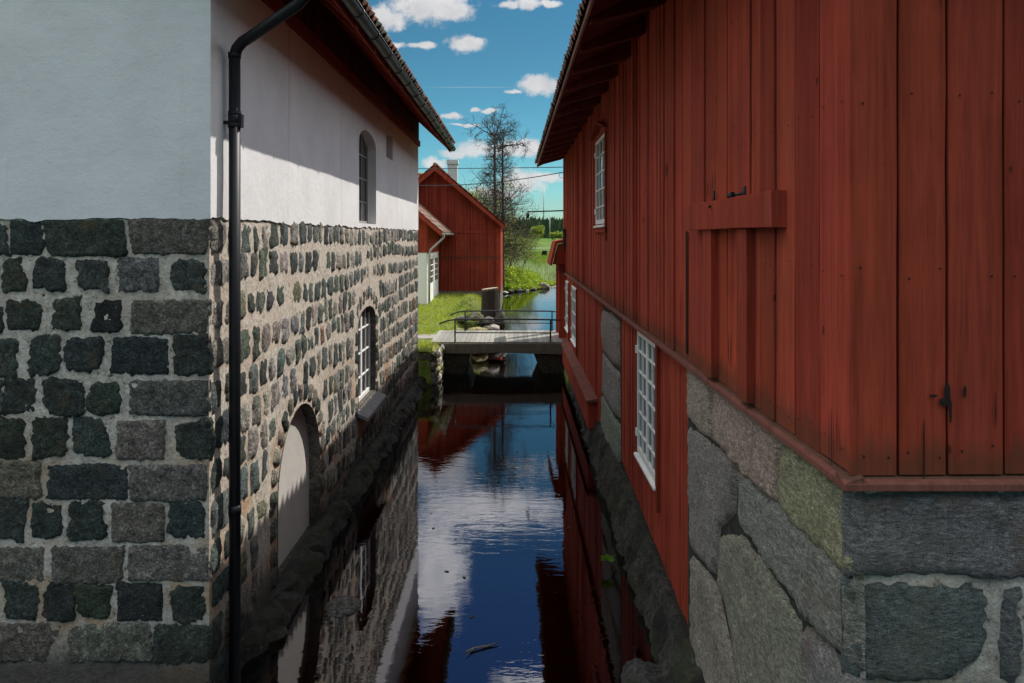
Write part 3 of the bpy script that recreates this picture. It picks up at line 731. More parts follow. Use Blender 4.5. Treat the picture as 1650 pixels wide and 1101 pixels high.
mb = MB(); mb.prism([(EX+.05, LY1+.60, EZ), (EX+.05, LY1+.60, EZ+.16), (-7.6, LY1+.60, EZ+5.88), (-7.6, LY1+.60, EZ+5.7)], (0, .03, 0)); mb.build('barge_board', M['wood_dark'], left)
def tiles(mb, eave, up, y0, y1, n_rows, row, period=.21, amp=.030, base=(.22, .10, .065), seed=0, grey=.4, segs=8):
    """pantiles: eave is (x,z) of the lower edge, up the unit direction up the slope"""
    nrm = Vector((-up[1], up[0])) if up[0] > 0 else Vector((up[1], -up[0]))
    if nrm.y < 0: nrm = -nrm
    n = int((y1-y0)/period*segs); rr = random.Random(seed)
    wob = [rr.uniform(-.012, .012) for _ in range(int((y1-y0)/period)+3)]
    for r in range(n_rows):
        jit = [rr.uniform(-.012, .012) for _ in range(len(wob))]; hue = [rr.uniform(.6, 1.25) for _ in range(len(wob))]; gy = [rr.random() < grey for _ in wob]
        vs = []; cs = []
        for i in range(n+1):
            y = y0+(y1-y0)*i/n; k = int((y-y0)/period); ph = (y-y0)/period*2*PI
            wv = amp*(math.cos(ph)+.35*math.cos(2*ph+.6)); jj = jit[k]+(.006 if k % 2 else 0)
            c = tuple(x*hue[k] for x in ((.15, .13, .10) if gy[k] else base))
            for t, hh in ((-.0, -.020), (-.0, .012), (1.08, -.012)):
                s = (r+t)*row+(jj if t <= 0 else 0)
                q = Vector(eave)+Vector(up)*s+nrm*(wv+hh+.03+wob[k]*.4)
                vs.append((q.x, y, q.y)); cs.append(c)
        fs = []
        for i in range(n):
            for j in (0, 1): a = i*3+j; fs.append((a, a+3, a+4, a+1))
        mb.add(vs, fs, cs, 0, True)
mb = MB(); tiles(mb, (EX+.115, EZ+.215), (-.7071, .7071), LY0-.55, LY1+.62, 22, .34, seed=3)
mb.add([(EX, LY0-.5, EZ+.24), (EX, LY1+.6, EZ+.24), (EX-5.8, LY1+.6, EZ+5.96), (EX-5.8, LY0-.5, EZ+5.96)], [(0, 1, 2, 3)])
mb.add([(EX-5.8, LY0-.5, EZ+5.96), (EX-5.8, LY1+.6, EZ+5.96), (EX-12.4, LY1+.6, EZ-.6), (EX-12.4, LY0-.5, EZ-.6)], [(0, 1, 2, 3)], (.2, .1, .07))
mb.build('roof', M['tile'], left)
# gutter
def gutter(parent, x, z, y0, y1, r, mat, step=1.0):
    mb = MB(); n = 10; ny = int((y1-y0)/.5)
    for (ra, fl) in ((r, 0), (r*.9, 1)):
        mb.grid(lambda a, b: (x+ra*math.cos(PI+PI*b), y0+(y1-y0)*a, z+ra*math.sin(PI+PI*b)+.012*ns((y0+(y1-y0)*a)*.7, z)), ny, n)
    mb.tube([(x+r, y0, z), (x+r, (y0+y1)/2, z+.004), (x+r, y1, z)], r*.14, 6); mb.tube([(x-r, y0, z), (x-r, y1, z)], r*.1, 6)
    for yy in (y0, y1):
        mb.add([(x, yy, z)]+[(x+r*math.cos(PI+PI*b/n), yy, z+r*math.sin(PI+PI*b/n)) for b in range(n+1)], [(0, i, i+1) for i in range(1, n+1)])
    gt = mb.build('gutter', mat, parent)
    y = y0+.3
    while y < y1:
        cb = MB(); cb.tube([(x+r*1.07*math.cos(PI+PI*b/8), y, z+r*1.07*math.sin(PI+PI*b/8)+.012*ns(y*.7, z)) for b in range(9)], .011, 5); cb.build('gutter_bracket', mat, gt); y += step
    return gt
gutter(left, -1.75, EZ+.10, LY0-.5, LY1+.6, .075, M['gutter'], .95)
# downpipe
pp = [Vector((-2.585, 6.9, -.15)), Vector((-2.58, 6.88, 5.86)), Vector((-2.555, 6.875, 5.93)), Vector((-2.50, 6.86, 5.985)), Vector((-2.42, 6.83, 6.02)), Vector((-1.90, 6.58, 6.25)), Vector((-1.82, 6.54, 6.32)), Vector((-1.785, 6.53, 6.42)), Vector((-1.78, 6.53, 6.74))]
mb = MB()
mb.tube([pp[0], pp[1]], .052, 20); mb.tube(pp[1:], .052, 20)
dp = mb.build('downpipe', M['black_metal'], left)
for z, w in ((5.20, .15), (1.62, .09), (5.84, .05)):
    mb = MB(); x = -2.585+.0008*z; mb.tube([(x, 6.9-.0033*z, z), (x, 6.9-.0033*z, z+w)], .0575, 20)
    if w == .15:
        mb.tube([(x, 6.9-.0033*z, z+.0), (x, 6.9-.0033*z, z+.035)], .060, 20); mb.tube([(x, 6.9-.0033*z, z+.115), (x, 6.9-.0033*z, z+.14)], .060, 20)
        mb.box(x-.14, x-.03, 6.86, 6.9, z+.03, z+.06); mb.box(x+.05, x+.075, 6.85, 6.91, z-.0, z+.12)
    mb.build('pipe_collar', M['black_metal'], dp)

# ------------------------------------------------------------------ RIGHT: red barn
R = 1.65; RY0 = 3.62; RY1 = 24.6; RZ = 3.04
barn = thing('red_barn', (5, 14, 0), 'large red boarded barn on granite rising straight out of the channel', 'barn')
rs_ = lambda u, v, h: (R-h, u, v)          # channel side
rf_ = lambda u, v, h: (u, RY0-h, v)        # gable facing the camera
def board(mb, u0, u1, v0, v1, frame, thick, col, seed, flip=False, back=0.0, edge=.004):
    """a slightly bowed plank with uneven edges"""
    n = max(2, int((v1-v0)/.35)); vs = []; a = RND.uniform(-.004, .004); tw = RND.uniform(-.006, .006)
    for i in range(n+1):
        t = i/n; v = v0+(v1-v0)*t
        e0 = edge*ns(v*2.3, seed, 1)+edge*.6*ns(v*9, seed, 3); e1 = edge*ns(v*2.3, seed, 2)+edge*.6*ns(v*9, seed, 4); h = thick+a*math.sin(PI*t)+.003*ns(v*1.5, seed, 5)
        c = .004
        vs += [frame(u0+e0, v, back), frame(u0+e0, v, h-c), frame(u0+e0+c, v, h+tw/2), frame(u1+e1-c, v, h-tw/2), frame(u1+e1, v, h-c), frame(u1+e1, v, back)]
    fs = [(i*6+j, i*6+j+1, (i+1)*6+j+1, (i+1)*6+j) for i in range(n) for j in range(5)]
    fs += [tuple(range(6)), tuple(range(n*6, n*6+6))[::-1]]
    mb.add(vs, fs, col)
def cladding(mb, edges, v0f, v1f, frame, openings, thick=(.016, .030), gap=(.003, .007), tone=(.8, 1.2)):
    sd = RND.randint(0, 9999); cuts = set()
    for (a, b, c, d) in openings: cuts |= {a, b}
    for u0, u1 in zip(edges, edges[1:]):
        g0 = RND.uniform(*gap); t = RND.uniform(*thick); k = RND.uniform(*tone); col = (k, k*RND.uniform(.92, 1.06), k*RND.uniform(.92, 1.06)); sd += 1
        ed = [u0]+sorted(c for c in cuts if u0+.001 < c < u1-.001)+[u1]
        for a, b in zip(ed, ed[1:]):
            m_ = (a+b)/2; op = [o for o in openings if o[0] < m_ < o[1]]
            va, vb = v0f(m_), v1f(m_)
            spans = [(va, vb)]
            for o in op: spans = [s for (x, y) in spans for s in ((x, min(y, o[2])), (max(x, o[3]), y)) if s[1]-s[0] > .02]
            for (x, y) in spans: board(mb, a+(g0/2 if a == u0 else 0), b-(g0/2 if b == u1 else 0), x, y, frame, t, col, sd)
pxY = lambda x: R*FPX/(x-828.0)
near = [RY0-.028, pxY(1328), pxY(1288), pxY(1256), pxY(1231), pxY(1214), pxY(1193), pxY(1175), pxY(1157), pxY(1139), pxY(1118), pxY(1103)]
edges = near[:]
while edges[-1] < RY1-.4: edges.append(edges[-1]+RND.choice((.16, .2, .24, .28, .34, .12)))
edges.append(RY1)
UW = (13.05, 14.6, 4.42, 6.02)                    # upper window opening y0 y1 z0 z1
mb = MB(); cladding(mb, edges, lambda u: RZ+RND.uniform(0, .015), lambda u: 7.1, rs_, [UW], gap=(.010, .026), thick=(.014, .034))
# cover strips over some of the joints further along
for i, e in enumerate(edges[8:-1]):
    if RND.random() < .35 and not (UW[0]-.15 < e < UW[1]+.15):
        k = RND.uniform(.85, 1.15); board(mb, e-.03, e+.03, RZ+.01, 7.1, rs_, .042, (k, k, k), 500+i, edge=.002)
fe = [R+.028, 1.852, 2.094, 2.365, 2.62, 2.9, 3.15, 3.4, 3.7, 4.0, 4.3, 4.6, 4.9, 5.2, 5.5, 5.8, 6.1, 6.4, 6.7, 7.0, 7.4, 7.8, 8.2, 8.6, 9, 9.4]
fe = [R-.028]+fe[1:]
cladding(mb, fe, lambda u: RZ+RND.uniform(0, .012), lambda u: 7.0+.466*(u-R) if u < 5.6 else 8.8-.466*(u-5.6), rf_, [], tone=(.72, 1.0), gap=(.009, .018))
mb.build('upper_boarding', M['wood'], barn)
mb = MB()   # rusty nail heads and splits of the boarding
def dark_spot(frame, u, v, w, h, off, seed):
    n = 12; vs = [frame(u+w*math.cos(2*PI*i/n)*(1+.35*ns(i*.9, seed)), v+h*math.sin(2*PI*i/n)*(1+.3*ns(i*.9, seed, 3)), off) for i in range(n)]; vs += [frame(u, v, off+.002)]
    mb.add(vs, [(i, (i+1) % n, n) for i in range(n)])
for (ed, frame, vt) in ((edges, rs_, 6.9), (fe[:12], rf_, 7.3)):
    for i, (a, b) in enumerate(zip(ed, ed[1:])):
        for z in (3.16, 4.02, 4.86, 5.75, 6.5):
            if z > vt or (frame is rs_ and a > 14.8): continue
            for q in ((.22, .78) if b-a > .15 else (.5,)):
                if RND.random() < .85 and not (frame is rs_ and UW[0]-.1 < a < UW[1]+.05): dark_spot(frame, a+(b-a)*q+RND.uniform(-.012, .012), z+RND.uniform(-.03, .03), .006, .0065, .036, i+z)
        for k in range(RND.choice((0, 1, 1, 2, 3))):
            if frame is rs_ and a > 13: break
            u = a+(b-a)*RND.uniform(.1, .9); z = RND.choice((RZ+RND.uniform(.02, .15), RND.uniform(3.1, 6.6))); dark_spot(frame, u, z+.05, RND.uniform(.0022, .005), RND.uniform(.05, .24), .0365, i*3.1+k)
for (u, v, w, h) in ((2.085, 3.44, .016, .055), (2.075, 3.40, .03, .022), (2.10, 3.36, .008, .06), (2.17, 3.45, .008, .03), (2.02, 3.43, .02, .008)): dark_spot(rf_, u, v, w, h, .037, u*9+v)
for (u, v, w, h) in ((6.2, 4.58, .012, .06), (6.05, 4.62, .010, .10), (7.9, 4.9, .02, .07), (9.3, 4.4, .02, .05), (7.2, 3.5, .012, .16), (8.4, 3.8, .014, .10), (5.6, 3.35, .01, .13), (5.3, 3.6, .014, .05), (3.72, 3.2, .004, .10)): dark_spot(rs_, u, v, w, h, .037, u*9+v)
o = mb.build('nail_heads', M['gap'], barn); o['kind'] = 'stuff'
mb = MB()   # backing behind the joints, and the solid body of the barn
mb.box(R+.002, R+.05, RY0+.002, UW[0], RZ, 7.2); mb.box(R+.002, R+.05, UW[1], RY1-.01, RZ, 7.2); mb.box(R+.002, R+.05, UW[0], UW[1], RZ, UW[2]); mb.box(R+.002, R+.05, UW[0], UW[1], UW[3], 7.2)
mb.prism([(R+.05, RY0+.002, RZ), (9.4, RY0+.002, RZ), (9.4, RY0+.002, 7.0), (5.6, RY0+.002, 8.8), (R+.05, RY0+.002, 7.0)], (0, .05, 0))
mb.box(R+.25, R+.3, RY0+.1, RY1-.02, RZ, 7.0)
mb.build('wall_backing', M['gap'], barn)
mb = MB(); mb.prism([(R+.05, RY1-.05, .3), (9.4, RY1-.05, .3), (9.4, RY1-.05, 7.0), (5.6, RY1-.05, 8.8), (R+.05, RY1-.05, 7.0)], (0, .05, 0)); mb.box(9.35, 9.4, RY0+.1, RY1-.1, 0, 7)
mb.build('rear_wall', M['wood'], barn)
# drip ledge round the foot of the boarding
mb = MB()
mb.prism([(R-.075, 0, RZ-.055), (R-.075, 0, RZ-.020), (R+.02, 0, RZ+.012), (R+.02, 0, RZ-.055)], (0, 1, 0))
mb.v = [(x, RY0-.075 + (y*(RY1-RY0+.075)) if y == 0 or True else y, z) for x, y, z in mb.v]
mb.v = [((x, y+ (0 if x > R else .0), z)) for x, y, z in mb.v]
mb.build('drip_ledge', M['wood_weathered'], barn, bevel=.004)
mb = MB(); mb.prism([(0, RY0-.078, RZ-.058), (0, RY0-.078, RZ-.022), (0, RY0+.02, RZ+.010), (0, RY0+.02, RZ-.058)], (1, 0, 0))
mb.v = [(R-.078+x*8, y, z) for x, y, z in mb.v]
mb.build('drip_ledge', M['wood_weathered'], barn, bevel=.004)
# bolted frame: beam on two posts
mb = MB(); board(mb, 4.25, 4.47, 4.44, 6.55, lambda u, v, h: (R-h, v, u), .115, (1.02, 1, 1), 71, edge=.006)
beam = mb.build('cross_beam', M['wood'], barn)
for (a, b) in ((5.02, 5.24), (5.92, 6.17)):
    mb = MB(); board(mb, a, b, RZ+.03, 4.245, rs_, .085, (.95, .95, .95), int(a*100), edge=.003); mb.build('post', M['wood'], barn)
mb = MB(); mb.box(R-.042, R-.034, 6.93, 6.972, RZ+.06, 4.24)
mb.build('slot', M['gap'], barn)
mb = MB()
mb.tube([(R-.02, 5.26, 4.50), (R-.09, 5.36, 4.49)], .010, 10); mb.tube([(R-.075, 5.34, 4.49), (R-.10, 5.375, 4.488)], .024, 10)
mb.tube([(R-.03, 5.22, 4.45), (R-.035, 5.22, 4.545)], .016, 8)
mb.build('iron_bolt', M['rail'], beam); mb = MB()
mb.tube([(R-.02, 5.95, 4.46), (R-.10, 5.86, 4.445), (R-.14, 5.76, 4.42)], .008, 8); mb.tube([(R-.045, 5.98, 4.44), (R-.045, 5.98, 4.56)], .010, 8)
mb.build('iron_bolt', M['rail'], beam)
# granite pier at the corner
mb = MB()
def block(mb, poly, frame, col, seed, prot=.03, res=.05, bev=.05, amp=1.0, mi=0, grow=.018):
    po = densify(poly, .06); c = Vector((sum(p[0] for p in poly)/len(poly), sum(p[1] for p in poly)/len(poly)))
    po = [tuple(Vector(p)+(Vector(p)-c).normalized()*(.014*ns(p[0]*8, p[1]*8, seed)+.008*ns(p[0]*25, p[1]*25, seed)+grow)) for p in po]
    def h(u, v, d):
        e = sstep(d, 0, bev); return -.035+(.035+prot)*e+e*amp*(.028*fbm(u*2.2, v*2.2, seed)+.012*fbm(u*8, v*14, seed))
    patch(mb, po, [], res, h, frame, col, mi, True, seed=seed, dens=False)
gs = lambda px, py: (pxY(px), CAMZ+(380-py)*pxY(px)/FPX)
YP = 7.02
gcol = [(1.85*c[0], 1.75*c[1], 1.55*c[2]) for c in [(.235, .205, .18), (.25, .20, .17), (.25, .24, .17), (.17, .168, .16), (.195, .198, .182), (.175, .175, .155), (.215, .215, .19), (.185, .19, .178)]]
blocks = [([(6.13, 2.98), (YP, 2.98), (YP+.02, 2.50), (6.55, 2.46), (6.15, 2.50)], 0),
          ([(4.55, 2.98), (6.10, 2.98), (6.11, 2.52), (5.3, 2.50), (4.62, 2.53)], 1),
          ([(3.625, 2.98), (4.52, 2.98), (4.59, 2.52), (4.3, 2.50), (3.60, 2.53)], 2),
          ([gs(*p) for p in ((1112, 686), (1190, 746), (1186, 832), (1162, 852), (1156, 930), (1116, 886))], 3),
          ([gs(*p) for p in ((1195, 752), (1270, 824), (1378, 934), (1381, 1078), (1296, 992), (1240, 907), (1199, 854))], 4),
          ([gs(*p) for p in ((1165, 860), (1196, 861), (1237, 912), (1293, 999), (1301, 1130), (1202, 1130), (1161, 936))], 5),
          ([gs(*p) for p in ((1116, 893), (1157, 942), (1197, 1130), (1190, 1200), (1116, 1130))], 6),
          ([gs(*p) for p in ((1300, 1002), (1381, 1085), (1382, 1250), (1305, 1160))], 7),
          ([(3.6, .6), (3.6, 1.57), (4.15, 1.46), (4.15, .6)], 5), ([(4.2, .2), (4.2, 1.52), (5.28, .84), (5.6, .2)], 4), ([(3.6, -.3), (3.6, .57), (4.16, .57), (5.6, .17), (5.9, -.3)], 6)]
def ccw(po): return po if sum(a[0]*b[1]-b[0]*a[1] for a, b in zip(po, po[1:]+po[:1])) > 0 else po[::-1]
for i, (po, ci) in enumerate(blocks): block(mb, ccw(po), rs_, vary(gcol[ci], .10), 40+i, prot=.035, res=.045, bev=.035)
# its face towards the camera
fb = [([(1.62, 2.97), (3.3, 2.97), (3.3, 2.52), (2.4, 2.525), (1.618, 2.53)], (.165, .158, .152)),
      ([(1.612, 2.522), (2.31, 2.518), (2.30, 2.16), (2.22, 2.12), (2.05, 2.02), (1.612, 2.05)], (.10, .115, .105)),
      ([(2.36, 2.49), (2.48, 2.5), (2.47, 2.0), (2.35, 2.0)], (.12, .125, .12)), ([(2.52, 2.5), (3.2, 2.48), (3.2, 1.95), (2.52, 2.0)], (.08, .06, .052)),
      ([(1.63, 2.03), (2.03, 1.99), (2.2, 2.08), (2.3, 1.95), (2.3, 1.5), (1.63, 1.5)], (.15, .155, .16)), ([(2.34, 1.97), (3.1, 1.93), (3.1, 1.5), (2.34, 1.5)], (.11, .12, .12)),
      ([(1.63, 1.47), (3.0, 1.47), (3.0, .8), (1.63, .8)], (.14, .14, .14)), ([(1.63, .77), (3.0, .77), (3.0, -.3), (1.63, -.3)], (.14, .14, .13))]
for k, z in enumerate((2.52, 1.98, 1.5, .8)):
    x = 3.36-.12*(k % 2)
    while x < 5.6: w = RND.uniform(.45, .95); fb.append(([(x, z+.46), (x+w, z+.45), (x+w-.02, z+.02), (x+.02, z+.03)], RND.choice([(.13, .13, .13), (.10, .115, .105), (.15, .14, .13)]))); x += w+.06
for i, (po, c) in enumerate(fb): block(mb, po, rf_, tuple(1.5*v for v in c), 80+i, prot=.03, res=.04, bev=.03, grow=.008)
mb.add([(R+.004, RY0+.004, -.5), (R+.004, YP+.05, -.5), (R+.004, YP+.05, 3.0), (R+.004, RY0+.004, 3.0)], [(0, 1, 2, 3)], (.03, .028, .025), mi=2)
patch(mb, [(R, -.5), (6.5, -.5), (6.5, 3.0), (R, 3.0)], [], .08, lambda u, v, d: .012*fbm(u*4, v*4)-.004, rf_, mi=1, seed=5)
mb.box(6.5, 9.4, RY0, RY0+.2, -.5, 3.0, mi=1)
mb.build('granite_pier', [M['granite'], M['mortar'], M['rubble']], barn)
mb = MB()
# the second granite pier, further along
pc = [([(11.62, 2.86), (12.5, 2.90), (13.75, 2.84), (13.82, 2.1), (12.6, 2.05), (11.6, 2.12)], (.20, .165, .15)), ([(11.6, 2.08), (12.6, 2.02), (13.82, 2.06), (13.8, 1.3), (12.8, 1.25), (11.55, 1.32)], (.19, .18, .165)),
      ([(11.55, 1.28), (12.7, 1.22), (13.85, 1.26), (13.9, .4), (11.5, .4)], (.17, .19, .155))]
for i, (po, c) in enumerate(pc): block(mb, po[::-1], rs_, tuple(1.6*v for v in c), 120+i, prot=.03, res=.06, bev=.035, amp=1.0)
mb.box(R+.01, R+.2, 11.5, 13.95, .3, 2.95, (.03, .028, .025), mi=2)
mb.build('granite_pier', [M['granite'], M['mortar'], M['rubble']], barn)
# lower boarding between the piers
rl_ = lambda u, v, h: (R+.03-h, u, v)
LW = (8.53, 9.85, 1.36, 2.95); NW1 = (19.5, 21.0, 1.34, 2.80); NW2 = (22.25, 23.5, 1.36, 2.80)
def run(a, b, ws):
    e = [a]
    while e[-1] < b-.2: e.append(e[-1]+RND.choice(ws))
    return e[:-1]+[b] if b-e[-1] < .06 else e+[b]
mb = MB()
cladding(mb, run(YP-.03, 11.55, (.11, .13, .15, .1)), lambda u: .47+.06*(u-7)+.03*ns(u*3, 1), lambda u: RZ-.05, rl_, [LW], thick=(.014, .024), gap=(.005, .010))
mb.build('lower_boarding', M['wood'], barn); mb = MB()
cladding(mb, run(13.85, RY1, (.13, .16, .2, .11)), lambda u: .45, lambda u: RZ-.05, rl_, [NW1, NW2], thick=(.014, .026), gap=(.006, .014))
mb.build('lower_boarding', M['wood'], barn)
mb = MB(); mb.box(R+.034, R+.07, YP-.1, LW[0], .3, RZ-.04); mb.box(R+.034, R+.07, LW[1], NW1[0], .3, RZ-.04); mb.box(R+.034, R+.07, NW1[1], NW2[0], .3, RZ-.04); mb.box(R+.034, R+.07, NW2[1], RY1, .3, RZ-.04)
for o in (LW, NW1, NW2): mb.box(R+.034, R+.07, o[0], o[1], .3, o[2]); mb.box(R+.034, R+.07, o[0], o[1], o[3], RZ-.04)
mb.build('wall_backing', M['gap'], barn)
def barn_window(o, x, cols, rows, fw, label, sillw=.09, casing=True, hood=False):
    y0, y1, z0, z1 = o
    w = window(barn, x, -1, y0, y1, z0, z1, cols, rows, fw, M['white'], cw=.026, label=label)
    mb = MB(); mb.prism([(x+.02, y0-.05, z0+.0), (x+.02, y0-.05, z0-.035), (x-sillw, y0-.05, z0-.07), (x-sillw, y0-.05, z0-.04)], (0, y1-y0+.1, 0)); mb.build('sill', M['white'], w, bevel=.004)
    mb = MB()
    for zz in (z0+.25, z1-.25): mb = MB(); mb.box(x-.07, x-.045, y1-.02, y1+.025, zz-.05, zz+.05); mb.build('hinge', M['white'], w)
    if casing:
        mb = MB(); mb.box(x-.065, x+.01, y0-.10, y0-.004, z0-.30, z1+.004, (.75, .75, .75)); mb.build('casing', M['wood'], w, bevel=.003); mb = MB(); mb.box(x-.055, x+.01, y1+.004, y1+.09, z0-.05, z1+.004, (.8, .8, .8)); mb.build('casing', M['wood'], w, bevel=.003); mb = MB()
        if hood:
            mb.box(x-.06, x+.01, y0-.1, y1+.09, z1+.006, z1+.10); mb.build('casing', M['wood'], w, bevel=.003); mb = MB(); mb.prism([(x-.14, y0-.2, z1+.10), (x-.14, (y0+y1)/2, z1+.30), (x-.14, y1+.2, z1+.10), (x-.14, y1+.2, z1+.06), (x-.14, (y0+y1)/2, z1+.25), (x-.14, y0-.2, z1+.06)], (.15, 0, 0), (.8, .8, .8)); mb.build('hood', M['wood'], w, bevel=.003); mb = MB()
            mb.box(x-.06, x+.01, y0-.1, y1+.09, z0-.16, z0-.075); mb.build('casing', M['wood'], w, bevel=.003)
    return w
barn_window(LW, R+.03, 4, 6, .055, 'tall white window with many small panes close to the granite corner')
barn_window(UW, R+.0, 3, 5, .06, 'white window high under the eave with a small red gabled hood', hood=True)
barn_window(NW1, R+.03, 3, 4, .06, 'white framed low window above the skirting box')
barn_window(NW2, R+.03, 3, 4, .06, 'white framed low window beside the porch')
# skirting box
mb = MB(); mb.box(1.475, R+.025, 14.8, RY1-.3, .36, .905); sk = mb.build('skirting_box', M['wood'], barn, bevel=.004)
mb = MB(); mb.prism([(1.43, 14.72, .905), (1.43, 14.72, .935), (R+.025, 14.72, .985), (R+.025, 14.72, .905)], (0, RY1-.3-14.72, 0)); mb.build('box_lid', M['wood_weathered'], sk, bevel=.004)
# rough plinth
def plinth(a, b):
    y = 3.2+(RY1+.5-3.2)*a; edge = 1.34+.0125*(y-6)+.08*ns(y*.6, 1)+.05*ns(y*2, 6); top = .52+.045*(y-7)*(1 if y < 12 else 0)+(.225 if y >= 12 else 0)-.25*sstep(y, 13, 16)+.05*ns(y*1.2, 3)
    t = b; x = R+.06+(edge-R-.06)*min(1, t*1.1); z = top-(top+.02)*sstep(t, .22, .92)-.5*max(0, t-.9)
    h = rock_h(y, t*1.1, 1, 5); cl = .7+.6*noise.cell(Vector((y*2.2, t*2.4, 7)))
    return ((x-h*.42*min(1, t*3), y+.05*ns(y*4, t*5), z+h*.35*min(1, t*4)-.06), (.045*cl, .040*cl, .030*cl))
mb = MB(); mb.grid(plinth, 480, 18); mb.build('plinth', M['rubble'], barn)
# eaves and roof
BX, BZ, BS = .79, 6.51, .48
ss = math.hypot(1, BS); bup = (1/ss, BS/ss); BY1 = RY1+.2; BY0 = RY0-.75
mb = MB(); y = BY0
while y < BY1:
    w = RND.uniform(.14, .2); y2 = min(y+w-.004, BY1); c = RND.uniform(.4, .65)
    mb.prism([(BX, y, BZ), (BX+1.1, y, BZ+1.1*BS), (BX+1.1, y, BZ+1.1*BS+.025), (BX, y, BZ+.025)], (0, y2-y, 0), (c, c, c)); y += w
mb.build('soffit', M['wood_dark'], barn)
i = 0; y = BY0+.15
while y < BY1-.1:
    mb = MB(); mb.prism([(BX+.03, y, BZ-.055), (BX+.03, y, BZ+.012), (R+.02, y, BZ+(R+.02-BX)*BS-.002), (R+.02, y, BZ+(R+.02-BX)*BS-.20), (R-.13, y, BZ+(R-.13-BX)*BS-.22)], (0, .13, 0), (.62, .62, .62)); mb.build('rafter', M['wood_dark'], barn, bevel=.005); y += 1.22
mb = MB(); mb.prism([(BX-.012, BY1, BZ-.03), (BX-.012, BY1, BZ+.10), (5.6, BY1, BZ+4.8*BS+.10), (5.6, BY1, BZ+4.8*BS-.03)], (0, .03, 0)); mb.build('barge_board', M['wood_dark'], barn)
mb = MB(); mb.prism([(BX-.03, BY0, BZ-.012), (BX-.03, BY0, BZ+.055), (BX-.002, BY0, BZ+.055), (BX-.002, BY0, BZ-.012)], (0, BY1-BY0, 0), (1.6, 2.4, 2.6)); mb.build('fascia', M['wood_weathered'], barn)
mb = MB(); tiles(mb, (BX-.07, BZ+.065), bup, BY0, BY1, 16, .34, period=.20, amp=.032, base=(.20, .10, .07), seed=9)
mb.add([(BX, BY0, BZ+.03), (BX, BY1, BZ+.03), (5.6, BY1, BZ+4.8*BS+.03), (5.6, BY0, BZ+4.8*BS+.03)], [(0, 1, 2, 3)])
mb.add([(5.6, BY0, BZ+4.8*BS+.08), (5.6, BY1, BZ+4.8*BS+.08), (10.4, BY1, BZ), (10.4, BY0, BZ)], [(0, 1, 2, 3)], (.2, .1, .07))
mb.build('roof', M['tile'], barn)
# porch at the end of the footbridge
mb = MB(); mb.box(1.42, R+.02, 23.55, 23.72, .62, 3.75); mb.build('porch_wall', M['wood'], barn, bevel=.006); mb = MB(); mb.box(1.42, R+.02, 25.0, 25.17, .62, 3.6); mb.build('porch_wall', M['wood'], barn, bevel=.006)
mb = MB(); mb.prism([(1.12, 23.3, 3.28), (1.30, 23.3, 4.02), (1.68, 23.3, 4.10), (1.68, 23.3, 4.0), (1.36, 23.3, 3.94), (1.19, 23.3, 3.26)], (0, 2.1, 0)); mb.prism([(1.21, 23.34, 3.3), (1.37, 23.34, 3.93), (1.66, 23.34, 3.99), (1.66, 23.34, 3.3)], (0, .03, 0), (.7, .7, .7)); mb.build('porch_roof', M['wood'], barn, bevel=.005)
mb = MB()
for k in range(4): mb.box(R-.10, R-.03, 23.05+k*.16, 23.09+k*.16, 3.78, 4.42)
mb.box(R-.09, R-.045, 23.0, 23.65, 3.95, 3.99); mb.box(R-.09, R-.045, 23.0, 23.65, 4.25, 4.29); mb.build('wall_rack', M['rail'], barn)
# lamp arm
mb = MB(); a = Vector((R+.02, 24.3, 5.02)); b = Vector((.44, 24.3, 4.98)); mb.tube([a, b], .022, 8); mb.box(R-.03, R+.03, 24.22, 24.38, 4.93, 5.12)
la = mb.build('lamp_arm', M['rail'], barn)
mb = MB(); mb.tube([b+Vector((.02, 0, .02)), b+Vector((.02, 0, -.06)), b+Vector((.02, 0, -.10)), b+Vector((.0, 0, -.22))], [.02, .03, .06, .045], 12); mb.build('lamp_head', M['rail'], la)

# ------------------------------------------------------------------ footbridge
br = thing('footbridge', (-.5, 24.1, .6), 'small plank footbridge with thin black railings crossing the channel to the barn porch', 'bridge')
mb = MB(); x = -2.55
while x < 1.45:
    c = RND.uniform(.8, 1.2); mb.box(x, x+.142, 22.72+RND.uniform(-.012, .012), 25.5+RND.uniform(-.012, .012), .925, .955, (c, c, c)); x += .150
mb.build('deck', M['deck'], br)
mb = MB(); n = 20
top = [(-2.75, .915)]; und = []
for i in range(n+1):
    t = i/n; x = -1.32+1.98*t; und.append((x, .60+.035*math.sin(PI*t)))
prof = [(-2.75, .915), (-2.75, .80), (-2.3, .62)]+und+[(1.5, .58), (1.5, .915)]
mb.prism([(x, 22.66, z) for x, z in prof], (0, 2.9, 0)); mb.build('slab', M['concrete'], br, bevel=.012)
for po in ([(-2.4, 22.72, .61), (-1.30, 22.72, .61), (-1.42, 22.72, .30), (-1.62, 22.72, -.5), (-2.4, 22.72, -.5)], [(1.6, 22.72, .59), (.60, 22.72, .61), (.68, 22.72, .40), (.86, 22.72, -.02), (.95, 22.72, -.5), (1.6, 22.72, -.5)]):
    mb = MB(); mb.prism(po, (0, 2.8, 0), (.028, .022, .016)); mb.build('abutment', M['rubble'], br, bevel=.03)  # shade under the slab is put into this near-black colour
